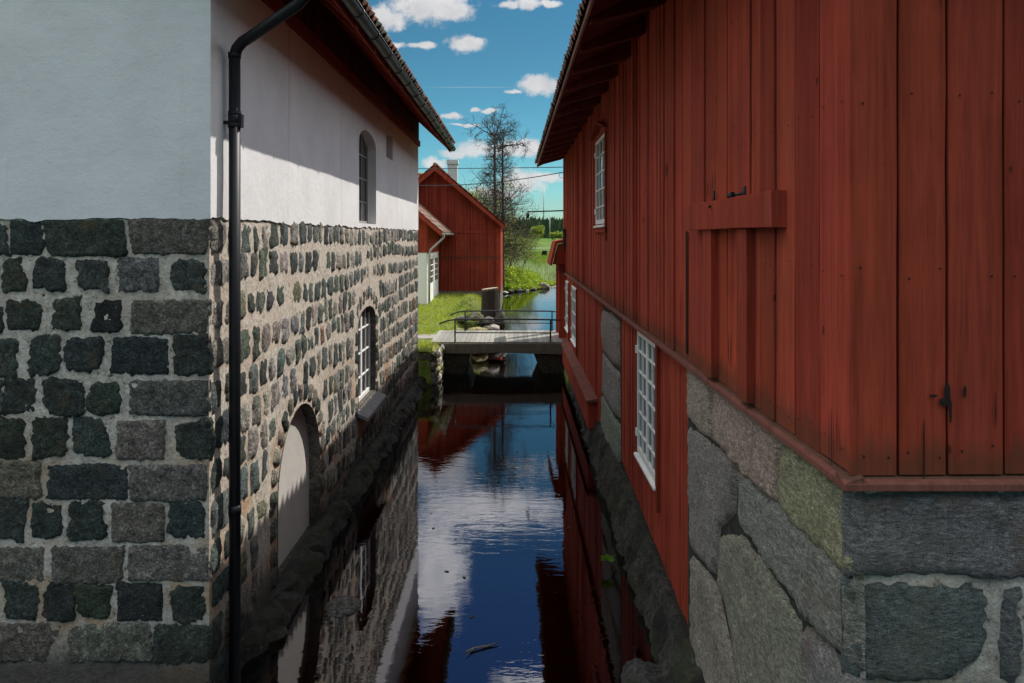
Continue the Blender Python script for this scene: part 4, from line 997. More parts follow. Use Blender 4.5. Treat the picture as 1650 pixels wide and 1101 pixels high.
for (yy, xl, x0, x1) in ((22.78, -2.28, -1.80, 1.12), (25.35, -2.15, -1.66, 1.30)):
    mb = MB(); mb.tube([(xl, yy, 1.50), (xl+.12, yy, 1.555), (xl+.3, yy, 1.61), (x0, yy, 1.635), (0, yy, 1.645), (x1, yy, 1.63), (1.44, yy, 1.61)], .024, 8)
    mb.tube([(x0, yy, 1.235), (x1, yy, 1.225)], .018, 8)
    rl = mb.build('railing', M['rail'], br)
    for xx in (x0, x1): mb = MB(); mb.tube([(xx, yy, .95), (xx, yy, 1.625)], .024, 8); mb.build('railing_post', M['rail'], rl)

# ------------------------------------------------------------------ retaining wall
rw = thing('retaining_wall', (-2.3, 21.9, 0), 'low mossy dry stone wall holding the grass bank beside the footbridge', 'wall')
mb = MB(); fr = lambda u, v, h: (-2.2+h, u, v)
mb.box(-3.0, -2.22, 20.95, 22.7, -.5, .86, (.10, .09, .06)); z = -.2; k = 0
while z < .86:
    hgt = RND.uniform(.17, .24); u = 20.93; z1 = min(z+hgt, .90)
    while u < 22.7:
        w = RND.uniform(.2, .5); sd += 1; c = vary(RND.choice([(.5, .46, .36), (.42, .40, .3), (.55, .52, .44), (.34, .34, .14)]), .2)
        off = RND.uniform(.0, .08); lay_stone(mb, u, min(u+w, 22.72), z, z1, lambda a, b, h, off=off: fr(a, b, h*2+off), .06, c, sd, .01, .03, 0, .35, .05); u += w+.015
    z += hgt+.01
fr2 = lambda u, v, h: (u, 20.95-h, v)
for (a, b, c, d) in ((-2.7, -2.38, .0, .4), (-2.66, -2.2, .42, .66), (-2.7, -2.3, .68, .9), (-2.36, -2.14, 0, .38)):
    sd += 1; lay_stone(mb, a, b, c, d, fr2, .05, vary((.33, .30, .23), .2), sd, .01, .04, 0)
mb.build('stone_face', M['rubble'], rw)
mb = MB()
def cap(a, b):
    y = 20.9+1.85*a; x = -3.0+.84*b; return ((x+.04*ns(y*5, 3)*b, y, .93+.05*fbm(x*4, y*4)-.16*sstep(b, .75, 1)), (.30, .28, .05) if ns(x*6, y*6) > -.1 else (.17, .21, .035))
mb.grid(cap, 24, 12); mb.build('moss_cap', M['leaf'], rw)

# ------------------------------------------------------------------ red house with annex
rh = thing('red_house', (-3.9, 41, 1.1), 'dark red boarded house with its gable to the camera and a small white doored annex', 'house')
HY = 37.5; HY2 = 46.0
ridge = (-3.94, 7.68); HR = -.70; HL = -7.2; ev = 4.62
mb = MB(); e = run(HL, HR, (.16, .2, .24))
cladding(mb, e, lambda u: 1.42, lambda u: ridge[1]-.12-(abs(u-ridge[0]))*(ridge[1]-ev)/(HR-ridge[0]+.22), lambda u, v, h: (u, HY-h, v), [], gap=(.004, .012), tone=(.55, .8))
for x in e[1::1]:
    if x < HR-.05: mb.box(x-.025, x+.025, HY-.05, HY-.0, 1.42, min(ridge[1]-.3-(abs(x-ridge[0]))*.93, 6.9), (.8, .8, .8))
mb.box(HR-.04, HR+.03, HY-.04, HY2, 1.35, 4.75, (.9, .9, .9)); mb.box(HR-.16, HR+.035, HY-.06, HY-.02, 1.4, 4.6, (.95, .95, .95)); mb.box(HL, HR, HY-.055, HY-.02, 4.35, 4.42, (.8, .8, .8))
mb.box(HL, HL+.1, HY, HY2, 1.3, 4.75); mb.prism([(HL, HY+.02, 1.4), (HR, HY+.02, 1.4), (HR, HY+.02, ev), (ridge[0], HY+.02, ridge[1]-.12), (HL, HY+.02, ev)], (0, .05, 0), (.3, .3, .3)); mb.prism([(HL, HY2, 1.4), (HR, HY2, 1.4), (HR, HY2, ev), (ridge[0], HY2, ridge[1]-.12), (HL, HY2, ev)], (0, .05, 0))
mb.build('boarded_wall', M['wood'], rh)
mb = MB(); mb.box(HL, HR+.02, HY-.02, HY2+.05, .2, 1.42); mb.build('stone_base', M['concrete'], rh)
pit = (ridge[1]-4.70)/(-.46-ridge[0]); hs_ = math.hypot(1, pit)
mb = MB(); tiles(mb, (-.46, 4.74), (-1/hs_, pit/hs_), HY-.38, HY2+.4, 13, .36, period=.3, seed=12, base=(.30, .13, .08), grey=.2, segs=6); tiles(mb, (2*ridge[0]+.46, 4.74), (1/hs_, pit/hs_), HY-.38, HY2+.4, 13, .36, period=.3, seed=13, base=(.30, .13, .08), grey=.2, segs=6)
mb.tube([(ridge[0], HY-.4, ridge[1]+.07), (ridge[0], HY2+.4, ridge[1]+.07)], .1, 8, (.26, .12, .08)); mb.build('roof', M['tile'], rh)
for s in (1, -1):
    mb = MB(); xe = ridge[0]+s*3.5
    mb.prism([(ridge[0], HY-.40, ridge[1]+.03), (xe, HY-.40, 4.70), (xe, HY-.40, 4.48), (ridge[0], HY-.40, ridge[1]-.24)], (0, .05, 0), (.8, .8, .8)); mb.prism([(ridge[0], HY-.34, ridge[1]-.03), (xe, HY-.34, 4.64), (xe, HY-.34, 4.58), (ridge[0], HY-.34, ridge[1]-.1)], (0, .36, 0), (.8, .8, .8)); mb.build('barge_board', M['wood'], rh)
# annex
AX = -3.79; AY = 32.6; AR = -6.3
mb = MB(); cladding(mb, run(-8.8, AX, (.2, .24)), lambda u: 3.46, lambda u: 4.80+(AX-u)*.88 if u > AR else 4.80+(AX-AR)*.88-(AR-u)*.88, lambda u, v, h: (u, AY-h, v), [], tone=(.75, 1)); cladding(mb, run(AY, HY-.06, (.2, .24)), lambda u: 3.42, lambda u: 4.78, lambda u, v, h: (AX+h, u, v), [])
mb.prism([(-8.8, AY+.02, 3.46), (AX-.01, AY+.02, 3.46), (AX-.01, AY+.02, 4.78), (AR, AY+.02, 6.9), (-8.8, AY+.02, 4.78)], (0, .05, 0), (.4, .4, .4)); mb.build('annex_boarding', M['wood'], rh)
mb = MB(); mb.box(-8.8, AX-.02, AY-.0, AY+.1, 1.05, 3.46); mb.box(AX-.1, AX, AY+.1, HY-.06, 1.0, 3.42); mb.build('annex_wall', M['white'], rh)
for (y0, y1, x, gz) in ((33.0, 34.4, AX+.02, True), (34.9, 36.4, AX+.02, True)):
    mb = MB(); mb.box(x-.02, x+.05, y0, y1, 1.12, 3.34); dr = mb.build('door', M['white'], rh, bevel=.01)
    mb = MB(); mb.box(x+.05, x+.062, y0+.2, y1-.2, 2.1, 3.15); mb.build('pane', M['glass'], dr)
    mb = MB()
    for k in (1, 2, 3): mb.box(x+.06, x+.075, y0+.2, y1-.2, 2.1+k*.26-.02, 2.1+k*.26+.02)
    mb.box(x+.06, x+.074, (y0+y1)/2-.02, (y0+y1)/2+.02, 2.1, 3.15); mb.build('glazing_bar', M['white'], dr)
mb = MB(); tiles(mb, (-3.12, 4.32), (-.75, .66), AY-.35, HY-.03, 13, .36, period=.28, seed=14, base=(.26, .14, .105), grey=.3, segs=6); mb.add([(-3.14, AY-.33, 4.31), (-3.14, HY-.04, 4.31), (AR, HY-.04, 7.09), (AR, AY-.33, 7.09)], [(0, 1, 2, 3)]); mb.add([(AR, AY-.33, 7.1), (AR, HY-.04, 7.1), (-9.4, HY-.04, 4.3), (-9.4, AY-.33, 4.3)], [(0, 1, 2, 3)], (.3, .15, .1)); mb.build('annex_roof', M['tile'], rh)
mb = MB(); mb.prism([(-3.10, AY-.36, 4.34), (AR, AY-.36, 7.12), (AR, AY-.36, 6.9), (-3.10, AY-.36, 4.14)], (0, .04, 0), (1.1, 1.1, 1.1)); mb.build('annex_barge_board', M['wood'], rh)
gutter(rh, -3.04, 4.30, AY-.4, HY-.1, .07, M['galv'], 1.4)
mb = MB(); mb.tube([(-3.06, AY-.1, 4.25), (-3.06, AY-.1, 4.12), (-3.35, AY-.08, 3.85), (-3.62, AY-.05, 3.6), (-3.70, AY-.05, 3.4), (-3.70, AY-.05, 1.15)], .05, 10); mb.build('drainpipe', M['galv'], rh)

# tiled house behind, with its chimney
th = thing('tiled_house', (-9.5, 53, 1.2), 'house behind the red gable showing only its tiled ridge and pale square chimney', 'house')
TZ = CAMZ+(380-279)*52/FPX
mb = MB(); mb.box(-16, -4.9, 50, 57, 1.0, 5.4); mb.prism([(-4.95, 50, 5.4), (-4.95, 57, 5.4), (-4.95, 53.5, TZ-.15)], (.05, 0, 0)); mb.prism([(-16, 50, 5.4), (-16, 57, 5.4), (-16, 53.5, TZ-.15)], (.05, 0, 0)); mb.build('boarded_wall', M['wood'], th)
mb = MB(); nt = 22
def roofA(a, b):
    x = -16.3+11.7*a; return (x, 49.5+4*b, 5.1+(TZ-5.1)*b+.04*math.cos(x*2*PI/.3))
mb.grid(roofA, 300, 8, (.42, .20, .13)); mb.grid(lambda a, b: (-16.3+11.7*a, 57.5-4*b, 5.1+(TZ-5.1)*b), 30, 4, (.4, .2, .13)); mb.tube([(-16.3, 53.5, TZ+.05), (-4.6, 53.5, TZ+.05)], .1, 8, (.4, .2, .13)); mb.build('roof', M['tile'], th)
cx = (729.5-828)*52.5/FPX; ct_ = CAMZ+(380-258)*52.5/FPX
mb = MB(); mb.box(cx-.34, cx+.34, 52.2, 52.9, 5.4, ct_-.32); mb.box(cx-.40, cx+.40, 52.14, 52.96, ct_-.32, ct_); mb.build('chimney', M['chimney'], th, bevel=.02)

# ------------------------------------------------------------------ stump and rocks
st = thing('tree_stump', (-.92, 28.6, 1.0), 'thick dark sawn tree stump on the bank above the rocks', 'stump')
def stump(a, b):
    an = 2*PI*a; fl = 1+.75*(1-b)**3*(1+.5*math.sin(3*an+1)); r = .315*fl*(1+.09*ns(math.cos(an)*2, math.sin(an)*2, b)+.05*ns(math.cos(an)*7, math.sin(an)*7, b*2)); return ((-.92+r*math.cos(an), 28.6+r*math.sin(an), .62+1.56*b+.04*math.cos(an)*b), (.035, .027, .022) if b < .97 else (.18, .14, .1))
mb = MB(); mb.grid(stump, 40, 16); mb.build('trunk', M['bark'], st)
mb = MB(); ring = [stump(i/40, 1)[0] for i in range(40)]; mb.add([(-.92, 28.6, 2.185)]+ring, [(0, i+1, (i+1) % 40+1) for i in range(40)], (.30, .25, .18)); mb.build('cut_face', M['bark'], st)
def rock(name, x, y, z, sx, sy, sz, col, seed, label, cat='rock', group=None, mat='rubble'):
    mb = MB(); nu, nv = 26, 14
    def f(a, b):
        an = 2*PI*a; el = PI*(b-.5); p = Vector((math.cos(an)*math.cos(el), math.sin(an)*math.cos(el), math.sin(el)))
        d, _ = noise.voronoi(p*1.3+Vector((seed*3.7, 0, 0))); r = 1+.22*fbm(p.x*1.5+seed*9, p.y*1.5, p.z*1.5)+.18*(d[0]-.4)
        p = p*r; p.z = max(p.z, -.55); return (x+p.x*sx, y+p.y*sy, z+p.z*sz)
    mb.grid(f, nu, nv, col); o = mb.build(name, M[mat]); return tag(o, label, cat, group)
RG = 'rocks below the tree stump'
rocks = [(-1.42, 28.0, 1.12, .30, .24, .2, (.20, .19, .12), 'pale mossy rock touching the grassy side of the tree stump'), (-1.95, 28.1, 1.05, .24, .22, .14, (.16, .14, .11), 'small brown rock lying in the grass farthest from the stump'),
         (-.50, 28.3, .95, .24, .3, .42, (.06, .052, .045), 'dark upright rock leaning against the pond side of the stump'), (-.85, 27.8, .72, .30, .22, .17, (.34, .31, .26), 'flat pale rock in front of the stump foot'),
         (-1.35, 27.6, .6, .42, .32, .22, (.26, .23, .09), 'broad yellow green mossy boulder seen through the railing'), (-.80, 28.0, .2, .34, .25, .2, (.08, .07, .055), 'dark wet rock at the waterline in front of the stump'),
         (-2.0, 26.9, .5, .38, .3, .3, (.17, .17, .055), 'moss covered boulder next to the bridge abutment'), (-.5, 28.6, .25, .24, .2, .2, (.26, .24, .2), 'small pale rock at the water edge on the pond side of the stump'),
         (-1.25, 27.3, .2, .30, .22, .2, (.30, .23, .10), 'rounded tan rock low between the mossy boulders'), (-.95, 27.9, 1.0, .22, .2, .16, (.12, .10, .08), 'brown rock wedged under the roots of the stump')]
for i, r in enumerate(rocks): rock('rock', *r[:3], *r[3:6], r[6], i+1, r[7], group=RG)
b = [(-.72, 53.8, .1, .5, .35, .16, (.36, .33, .28), 'pale flat rock on the far shore close to the red house corner'), (-.2, 54.9, .1, .35, .3, .2, (.12, .11, .09), 'dark rock beside the pale flat shore rock'), (.35, 55.9, .08, .5, .4, .25, (.09, .085, .07), 'dark shore rock under the middle of the bright green plants'), (1.5, 57.7, .08, .45, .4, .22, (.10, .09, .08), 'dark shore rock near the point of the planted bank'), (.9, 56.7, .05, .4, .3, .16, (.3, .27, .22), 'small pale rock under the bright green plants')]
for i, r in enumerate(b): rock('rock', *r[:3], *(q*.62 for q in r[3:6]), r[6], 20+i, r[7], group='rocks along the planted shore of the pond')
rock('rock', 2.35, 59.2, .10, .46, .4, .33, (.15, .12, .08), 31, 'rounded brown boulder standing in the water at the stream mouth', group='rocks along the planted shore of the pond')
for i in range(5): rock('weir_stone', 2.85+i*.62, 60.2+.2*(i % 2), .0, .38, .3, .10+.02*(i % 3), (.30, .28, .25), 40+i, 'flat stone in the low row across the stream mouth', 'stone', 'flat stones in a row across the stream mouth')
rock('rock', -1.93, 8.42, -.05, .20, .24, .12, (.09, .085, .075), 51, 'dark flat stone just breaking the black water beside the niche', group='stones in the channel'); rock('rock', 1.24, 7.0, -.03, .22, .3, .17, (.05, .048, .044), 52, 'grey stone at the foot of the barn plinth in the corner', group='stones in the channel')

# ------------------------------------------------------------------ foliage
NP = np.random.RandomState(5)
def rand_dirs(n):
    v = NP.normal(size=(n, 3)); return v/np.linalg.norm(v, axis=1)[:, None]
def leaf_cloud(mb, C, size, cols, flat=.0):
    n = len(C); A = rand_dirs(n); A[:, 2] *= (1-flat); A /= np.linalg.norm(A, axis=1)[:, None]; B = np.cross(A, rand_dirs(n)); B /= np.maximum(np.linalg.norm(B, axis=1), 1e-6)[:, None]
    s = size*NP.uniform(.6, 1.35, (n, 1)); pal = np.array(cols); col = pal[NP.randint(0, len(pal), n)]*NP.uniform(.7, 1.35, (n, 1)); mb.quads(C, A*s, B*s, col)
def branch(mb, p, d, ln, r, depth, col, tips, up=.12, spread=.75, kids=(3, 4), droop=0, n=None, seg=4, wig=.22):
    pts = [Vector(p)]; d = Vector(d).normalized()
    for i in range(seg):
        d = (d+Vector((RND.gauss(0, wig), RND.gauss(0, wig), RND.gauss(0, wig)+up-droop*(1-i/seg)))).normalized(); pts.append(pts[-1]+d*ln/seg)
    mb.tube(pts, [max(.006, r*(1-.7*i/seg)) for i in range(seg+1)], n or (6 if r > .05 else 4 if r > .02 else 3), col, caps=False)
    if depth == 0: tips.extend(pts[1:]); return
    for k in range(RND.randint(*kids)):
        t = RND.uniform(.3, 1); i = min(seg-1, int(t*seg)); q = pts[i].lerp(pts[i+1], t*seg-i)
        sd_ = Vector((RND.gauss(0, 1), RND.gauss(0, 1), RND.gauss(0, .7))); sd_ = (sd_-d*sd_.dot(d)).normalized()
        branch(mb, q, d*(1-spread*.5)+sd_*spread, ln*RND.uniform(.45, .7), r*.5, depth-1, col, tips, up, spread, kids, droop*.5, seg=max(2, seg-1), wig=wig)
def tall_bare(x, y, z0, top, r, label, col=(.075, .058, .05), seed=1):
    global RND; RND = random.Random(seed)
    t = thing('bare_tree', (x, y, z0), label, 'tree', 'tall bare trees beyond the red house'); mb = MB(); n = 12; pts = [Vector((x+.10*ns(i*.5, seed)*min(1, i/3), y, z0-.3+(top-1.0-z0+.3)*i/n)) for i in range(n+1)]
    mb.tube(pts, [r*(1-.55*i/n) for i in range(n+1)], 9, col); mb.build('trunk', M['bark'], t)
    mb = MB(); tips = []; H = top-z0
    for k in range(int(H*9)):
        h = .20+.78*RND.random(); i = min(n-1, int(h*n)); q = pts[i].lerp(pts[i+1], h*n-i); a = RND.uniform(0, 2*PI); ln = (1.9*(1-h)**.5+.6)*RND.uniform(.6, 1.05)*(.75 if h > .6 else 1)
        branch(mb, q, (math.cos(a), math.sin(a), RND.uniform(-.15, .35)), ln, .026, 2, col, tips, .14, .85, (4, 6), .16, wig=.3)
    for k in range(6):
        a = 2*PI*k/6+RND.uniform(-.3, .3); branch(mb, pts[-1], (math.cos(a)*.8, math.sin(a)*.8, .7), 1.35, .05, 3, col, tips, .05, .85, (4, 5), 0, wig=.3)
    mb.build('crown', M['bark'], t); return t
tall_bare((797-828)*46/FPX, 46, 1.2, ray(0, 193, 46).z, .14, 'tallest bare tree with a spreading broken top, standing against the clouds', seed=11)
tall_bare((810-828)*47/FPX, 47, 1.2, ray(0, 212, 47).z, .12, 'slimmer bare tree standing close beside the tallest one', seed=12)
def leafy(name, x, y, z0, h, w, label, cols, nl, size, kind='tree', group=None, bark_col=(.07, .06, .045), seed=1, depth=3, trunk=.35, stems=1, r=.09, up=.10):
    global RND; RND = random.Random(seed)
    t = thing(name, (x, y, z0), label, kind, group); mb = MB(); tips = []; tb = MB(); tops = []
    for s in range(stems):
        a = 2*PI*s/max(1, stems)+.4; sp = .25*w if stems > 1 else .04*w
        pts = [Vector((x+sp*math.cos(a)*i/4*(1.2 if stems > 1 else 1), y+sp*math.sin(a)*i/4, z0-.2+(h*trunk+.2)*i/4)) for i in range(5)]; tb.tube(pts, [r*(1-.08*i) for i in range(5)], 7, bark_col); tops.append(pts)
    tb.build('trunk', M['bark'], t)
    for pts in tops:
        for k in range(max(3, 9//stems)):
            a = RND.uniform(0, 2*PI); b = pts[RND.randint(2, 4)]; branch(mb, b, (math.cos(a)*.75, math.sin(a)*.75, RND.uniform(.25, 1.1)), RND.uniform(.5, .8)*max(w*.7, h*.5), r*.5, depth, bark_col, tips, up, .8, (3, 4), 0, wig=.25)
    T = np.array([tuple(p) for p in tips]); c = np.array([x, y, z0+h*.6]); e = np.array([w/2, w/2, h*.48]); q = (((T-c)/e)**2).sum(1); T2 = T[q < 1.3]
    T = T2 if len(T2) > 40 else T
    C = T[NP.randint(0, len(T), nl)]+NP.normal(scale=.05*w, size=(nl, 3))
    leaf_cloud(mb, C, size, cols); mb.build('crown', [M['leaf'] if nl > 400 else M['bark']], t); return t
YG = [(.25, .30, .045), (.20, .26, .04), (.30, .33, .07), (.16, .21, .035)]
PG = [(.19, .20, .065), (.15, .165, .05), (.23, .23, .09)]
leafy('leafing_tree', (772-828)*54/FPX, 54, 1.2, 9.8, 5.0, 'tree with thin new olive leaves between the chimney and the tall bare trees', PG, 5200, .085, seed=21)
leafy('leafing_tree', (745-828)*60/FPX, 60, 1.2, 9.6, 4.6, 'low yellowish green tree peeping over the red roof slope', PG, 5200, .10, seed=22)
leafy('twiggy_tree', (722-828)*66/FPX, 66, 1.2, 10.2, 4.6, 'sparse twiggy tree rising behind the pale chimney', PG, 500, .04, seed=23)
leafy('twiggy_tree', (672-828)*62/FPX, 62, 1.2, 9.9, 3.4, 'sparse twiggy tree half hidden at the plastered building corner', PG, 500, .04, seed=24)
leafy('shrub', (815-828)*62/FPX, 62, 1.0, 5.2, 3.6, 'tall loose yellow green shrub directly behind the red house corner', YG, 1900, .055, 'shrub', 'shrubs along the pond', seed=25, stems=5, r=.045, depth=2)
leafy('shrub', (838-828)*72/FPX, 72, .8, 4.6, 3.6, 'rounded yellow green shrub with grey branches leaning towards the meadow', YG+PG, 2600, .055, 'shrub', 'shrubs along the pond', seed=26, stems=5, r=.045, depth=2)
leafy('shrub', (812-828)*58/FPX, 59, 1.0, 3.2, 2.2, 'low dark twigged shrub at the foot of the red house corner', PG, 900, .045, 'shrub', 'shrubs along the pond', seed=27, stems=4, r=.035)
leafy('shrub', (826-828)*78/FPX, 78, .7, 3.4, 4.0, 'low bushy shrub behind the reeds', YG, 4000, .06, 'shrub', 'shrubs along the pond', seed=28, stems=4, r=.04)
RND = random.Random(77)
leafy('round_bush', (866-828)*330/FPX, 330, 2.0, 5.6, 7.6, 'broad rounded pale green bush in the meadow below the forest', YG, 6000, .3, 'bush', 'bushes at the meadow edge', seed=29, stems=3, r=.12)
leafy('round_bush', (893-828)*340/FPX, 340, 2.0, 4.4, 4.0, 'small pale green bush beside the grey pole', YG, 2500, .28, 'bush', 'bushes at the meadow edge', seed=30, stems=3, r=.1)
leafy('round_bush', (903-828)*335/FPX, 335, 2.0, 4.4, 4.0, 'pale green bush close to the barn edge in the meadow', YG, 2200, .28, 'bush', 'bushes at the meadow edge', seed=31, stems=3, r=.1)
RND = random.Random(78)
# bright plants on the left shore
lp = thing('shore_plants', (.2, 57, .5), 'mass of bright green leafy plants on the left shore of the pond', 'plants')
def mound(n, fx, size, cols, hmax, y0, y1, parent, name, xw):
    mb = MB(); Y = NP.uniform(y0, y1, n); sh = np.array([shore_left(v) for v in Y]); X = sh+.25-np.abs(NP.normal(scale=xw, size=n)); G = np.array([ground_z(a, b) for a, b in zip(X, Y)])
    hm = np.array([hmax*(.55+.6*max(0, .5+fbm(a*1.1, b*.8))) for a, b in zip(X, Y)]); Z = np.maximum(G, .05)+hm*NP.uniform(0, 1, n)**.7*np.clip(1-.75*(X+.2)/2.4, .25, 1)
    leaf_cloud(mb, np.stack([X, Y, Z], 1), size, cols, .4); return mb.build(name, M['leaf'], parent)
mound(12000, 0, .10, [(.24, .33, .022), (.30, .38, .03), (.14, .23, .018), (.34, .38, .05)], 0.55, 54.8, 66, lp, 'leaves', 1.5)
lp.children[0]['kind'] = 'stuff'; tag(lp, kind='stuff')
# reeds
rd = MB(); n = 16000; Y = NP.uniform(66, 92, n); X = NP.uniform(-8, 12, n)
Lf = np.array([shore_left(v) for v in Y]); Rt = np.array([shore_right(v) for v in Y]); ok = (X < Lf+.1) | (X > Rt-.1); X, Y = X[ok], Y[ok]; G = np.array([ground_z(a, b) for a, b in zip(X, Y)]); n = len(X)
hh = NP.uniform(.5, 1.15, n)*np.array([.5+.9*max(0, .5+fbm(a*.6, b*.35)) for a, b in zip(X, Y)]); bend = NP.normal(scale=.25, size=(n, 2)); wd = NP.uniform(.02, .05, n); an = NP.uniform(0, PI, n)
A = np.stack([X-wd*np.cos(an), Y-wd*np.sin(an), G-.05], 1); B = np.stack([X+wd*np.cos(an), Y+wd*np.sin(an), G-.05], 1); T = np.stack([X+bend[:, 0]*hh+.15*hh, Y+bend[:, 1]*hh, G+hh], 1)
pal = np.array([(.36, .43, .28), (.29, .38, .20), (.44, .49, .36), (.20, .29, .11)]); rd.tris(A, B, T, pal[NP.randint(0, 4, n)]*NP.uniform(.8, 1.25, (n, 1)))
tag(rd.build('reeds', M['grass_blade']), 'pale grey green reeds and sedge at the head of the pond', 'reeds', kind='stuff')
# lawn
def lawn(n, xr, yr, hr, wr, pal, name, label, cond=None):
    gb = MB(); X = NP.uniform(*xr, n); Y = NP.uniform(*yr, n); sh = np.array([shore_left(v) for v in Y]); ok = X < sh-.02
    if cond is not None: ok &= cond(X, Y)
    X, Y = X[ok], Y[ok]; G = np.array([ground_z(a, b) for a, b in zip(X, Y)]); n = len(X); cl = np.array([.5+fbm(a*1.3, b*1.3) for a, b in zip(X, Y)])
    hh = NP.uniform(*hr, n)*(.6+.8*np.clip(cl, 0, 1)); bend = NP.normal(scale=.5, size=(n, 2)); wd = NP.uniform(*wr, n); an = NP.uniform(0, PI, n)
    A = np.stack([X-wd*np.cos(an), Y-wd*np.sin(an), G-.02], 1); B = np.stack([X+wd*np.cos(an), Y+wd*np.sin(an), G-.02], 1); T = np.stack([X+bend[:, 0]*hh, Y+bend[:, 1]*hh, G+hh], 1)
    pal = np.array(pal); ci = np.clip(((cl+NP.normal(scale=.35, size=n))*len(pal)).astype(int), 0, len(pal)-1); gb.tris(A, B, T, pal[ci]*NP.uniform(.75, 1.3, (n, 1)))
    return tag(gb.build(name, M['grass_blade']), label, 'grass', kind='stuff')
nopath = lambda X, Y: ~((Y > 22.95) & (Y < 24.15) & (X < -2.4)) & ~((X > -2.7) & (Y > 22.6) & (Y < 25.6)) & ~((Y > 37.4)) & ~((X < -3.7) & (Y > 32.5))
lawn(60000, (-8, 0), (20.95, 37.4), (.05, .15), (.006, .014), [(.33, .30, .11), (.29, .33, .06), (.22, .30, .045), (.30, .36, .055), (.36, .39, .07)], 'grass', 'sunlit short grass on the left bank before the red house', nopath)
lawn(26000, (-6, 6), (90, 130), (.15, .5), (.03, .07), [(.12, .17, .03), (.16, .20, .045), (.20, .19, .08), (.15, .20, .035)], 'meadow_grass', 'rough meadow grass beyond the reeds', lambda X, Y: np.abs(X) < 30) if False else None
mg = MB(); n = 30000; Y = 80+70*NP.uniform(0, 1, n)**1.5; X = NP.uniform(-4, 16, n)*Y/90; G = np.array([ground_z(a, b) for a, b in zip(X, Y)]); ok = G > .1; X, Y, G = X[ok], Y[ok], G[ok]; n = len(X)
cl = np.array([.5+fbm(a*.25, b*.12) for a, b in zip(X, Y)]); hh = NP.uniform(.1, .35, n); wd = NP.uniform(.03, .08, n); bend = NP.normal(scale=.4, size=(n, 2))
pal = np.array([(.28, .25, .10), (.16, .24, .036), (.12, .21, .028), (.19, .26, .045)]); ci = np.clip(((cl+NP.normal(scale=.2, size=n))*4).astype(int), 0, 3)
mg.tris(np.stack([X-wd, Y, G-.03], 1), np.stack([X+wd, Y, G-.03], 1), np.stack([X+bend[:, 0]*hh, Y+bend[:, 1]*hh, G+hh], 1), pal[ci]*NP.uniform(.8, 1.25, (n, 1)))
tag(mg.build('meadow_grass', M['grass_blade']), 'rough meadow grass beyond the reeds', 'grass', kind='stuff')
# forest on the horizon
fm = MB()
for k in range(1500):
    y = RND.uniform(430, 560); x = RND.uniform(-130, 190); z = ground_z(x, y)-.5; h = RND.uniform(9.5, 12.5)*(1+(y-430)/500); r = h*RND.uniform(.20, .32); c0 = RND.choice([(.018, .034, .017), (.022, .040, .018), (.030, .048, .020), (.05, .075, .025)]); c0 = tuple(v*1.7+.006 for v in c0); lay = 7; n = 9; vs = []; fs = []  # distance haze put into the tree colours as a pale lift
    for i in range(lay):
        zb = z+h*(.06+.86*i/lay); zt = zb+h*.30; rb = r*(1-i/lay)*RND.uniform(.85, 1.15)+.15; o = len(vs)
        for j in range(n*2): a = PI*j/n; q = rb*(1 if j % 2 else .55)*RND.uniform(.8, 1.2); vs.append((x+q*math.cos(a), y+q*math.sin(a), zb+RND.uniform(-.3, .3)))
        vs.append((x, y, min(zt, z+h))); fs += [(o+j, o+(j+1) % (2*n), o+2*n) for j in range(2*n)]
    fm.add(vs, fs, c0)
tag(fm.build('forest', M['conifer']), 'dark spruce forest along the horizon', 'forest', kind='stuff')

# ------------------------------------------------------------------ small far things
mb = MB(); p = ray(886, 378, 400); q = ray(886, 344, 400); mb.tube([(p.x, 400, 2.2), (p.x, 400, q.z)], [.34, .26], 8); tag(mb.build('pole', M['galv']), 'pale grey pole standing in the meadow before the forest', 'pole')
mb = MB(); p = ray(876, 303, 700); mb.tube([(p.x, 700, 5), (p.x, 700, p.z)], [.7, .45], 5)
for k in range(8): mb.tube([(p.x-.9, 700, 12+k*4.5), (p.x+.9, 700, 14+k*4.5)], .1, 3)
tag(mb.build('radio_mast', M['galv']), 'thin radio mast rising beyond the forest', 'mast')
tr = thing('feed_trough', (ray(877, 400, 125).x, 125, ground_z(5, 125)), 'small black feed trough standing in the meadow', 'trough'); c = tr.location; mb = MB()
mb.prism([(c.x-.42, 125, c.z+.25), (c.x+.42, 125, c.z+.25), (c.x+.50, 125, c.z+.95), (c.x-.34, 125, c.z+.95)], (0, .8, 0), (.5, .5, .5)); mb.build('tub', M['gap'], tr, bevel=.05)
mb = MB()
for a in (-.36, .30): mb.box(c.x+a, c.x+a+.08, 125.1, 125.2, c.z-.1, c.z+.26); mb.box(c.x+a, c.x+a+.08, 125.6, 125.7, c.z-.1, c.z+.26)
mb.build('legs_frame', M['gap'], tr)
mb = MB(); mb.grid(lambda a, b: ((-40+110*a), 178+5*b+3*math.sin(a*4), ground_z(-40+110*a, 178+5*b)+.06), 60, 3); tag(mb.build('track', M['gravel']), kind='structure')
def cable(pts, r, label):
    P_ = []
    for (a, b, sag) in pts:
        for i in range(17):
            t = i/16; v = Vector(a).lerp(Vector(b), t); v.z -= sag*4*t*(1-t); P_.append(v)
    mb = MB(); mb.tube(P_, r, 5); return tag(mb.build('cable', M['rail']), label, 'cable', 'cables strung over the channel')
cable([((-9, 30, 6.95), (1.75, 24.4, 6.45), .05)], .013, 'upper straight cable strung level between the two buildings')
cable([((-4.4, 30, 6.25), (1.7, 24.45, 6.3), .18)], .015, 'lower sagging cable ending in a small coil at the barn edge')
mb = MB(); mb.tube([(1.60+.10*math.cos(2*PI*i/16), 24.58, 6.20+.10*math.sin(2*PI*i/16)) for i in range(17)], .008, 4); tag(mb.build('cable_coil', M['rail']), 'little coil of spare cable hanging at the barn corner', 'cable')
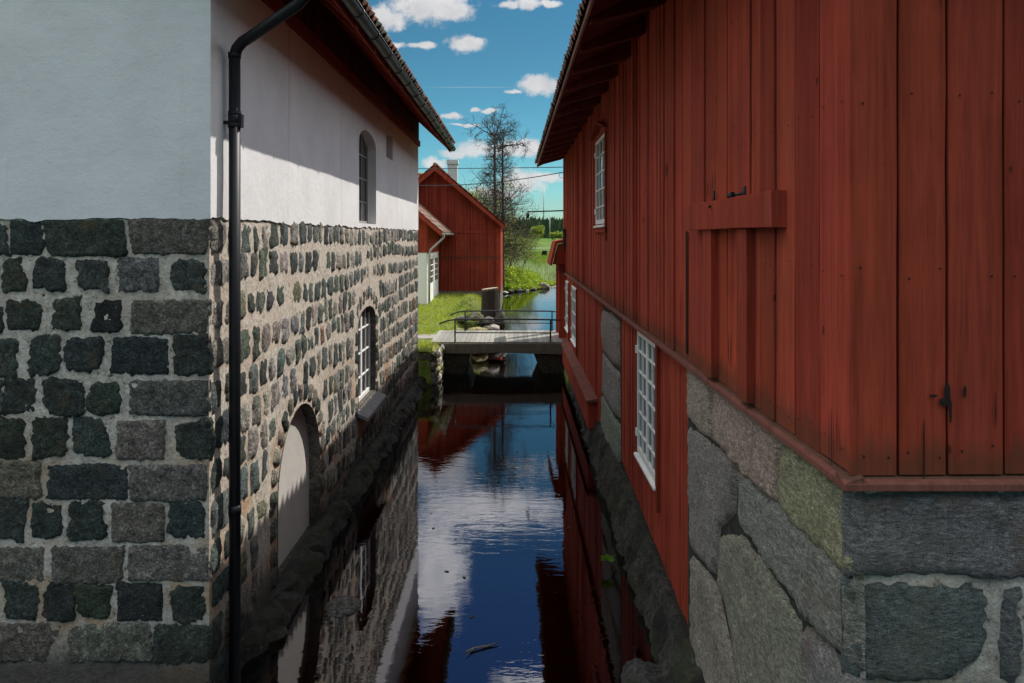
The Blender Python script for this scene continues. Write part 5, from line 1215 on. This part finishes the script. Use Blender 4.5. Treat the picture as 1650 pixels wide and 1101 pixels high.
# seedling on the plinth
sd_t = thing('maple_seedling', (1.23, 9.35, .12), 'single bright green seedling growing from the barn plinth over the water', 'plant'); mb = MB(); c = Vector((1.17, 9.35, .13)); mb.tube([c+Vector((.12, 0, -.12)), c+Vector((.05, 0, -.03)), c], .006, 5, (.12, .16, .04)); mb.build('stem', M['leaf'], sd_t)
for k in range(5):
    a = PI*(.05+.9*k/4); mb = MB(); d = Vector((math.cos(a), -.25, math.sin(a)*.75)); s = Vector((-math.sin(a), .35, math.cos(a)*.7)); l = .13 if k in (1, 2, 3) else .10
    po = [c, c+d*l*.35+s*l*.22, c+d*l*.5+s*l*.34, c+d*l*.7+s*l*.16, c+d*l, c+d*l*.7-s*l*.16, c+d*l*.5-s*l*.34, c+d*l*.35-s*l*.22]; po = [Vector((v.x, v.y-.05*(v-c).length, v.z)) for v in po]
    mb.add(po, [tuple(range(8))], (.16, .30, .03)); mb.build('leaf', M['leaf'], sd_t)
mb = MB(); tw = [ray(750, 1055, 7.5), ray(765, 1050, 7.5), ray(785, 1047, 7.5), ray(803, 1043, 7.5)]; mb.tube([(v.x, 7.5+.05*i, .012+.01*(i % 2)) for i, v in enumerate(tw)], [.006, .011, .012, .005], 6, (.16, .14, .11)); mb.tube([(tw[1].x, 7.55, .015), (tw[1].x-.09, 7.42, .02)], [.006, .003], 5, (.16, .14, .11)); tag(mb.build('twig', M['bark']), 'pale bare twig floating on the dark water', 'twig')

RND = random.Random(5)
for i in range(14):
    x, y = RND.uniform(-1.3, .9), RND.uniform(7.2, 17); a = RND.uniform(0, PI); l = RND.uniform(.018, .04); mb = MB(); c = Vector((x, y, .006)); d = Vector((math.cos(a), math.sin(a), 0))*l; e = Vector((-math.sin(a), math.cos(a), 0))*l*.5
    mb.add([c-d, c-d*.3-e, c+d*.5-e*.8, c+d, c+d*.4+e*.9, c-d*.4+e+Vector((0, 0, .004))], [(0, 1, 2, 3, 4, 5)], RND.choice([(.16, .12, .05), (.10, .07, .035), (.20, .19, .07)])); tag(mb.build('leaf_litter', M['leaf']), 'small dead leaf drifting on the dark channel water', 'leaf', 'dead leaves drifting on the channel')
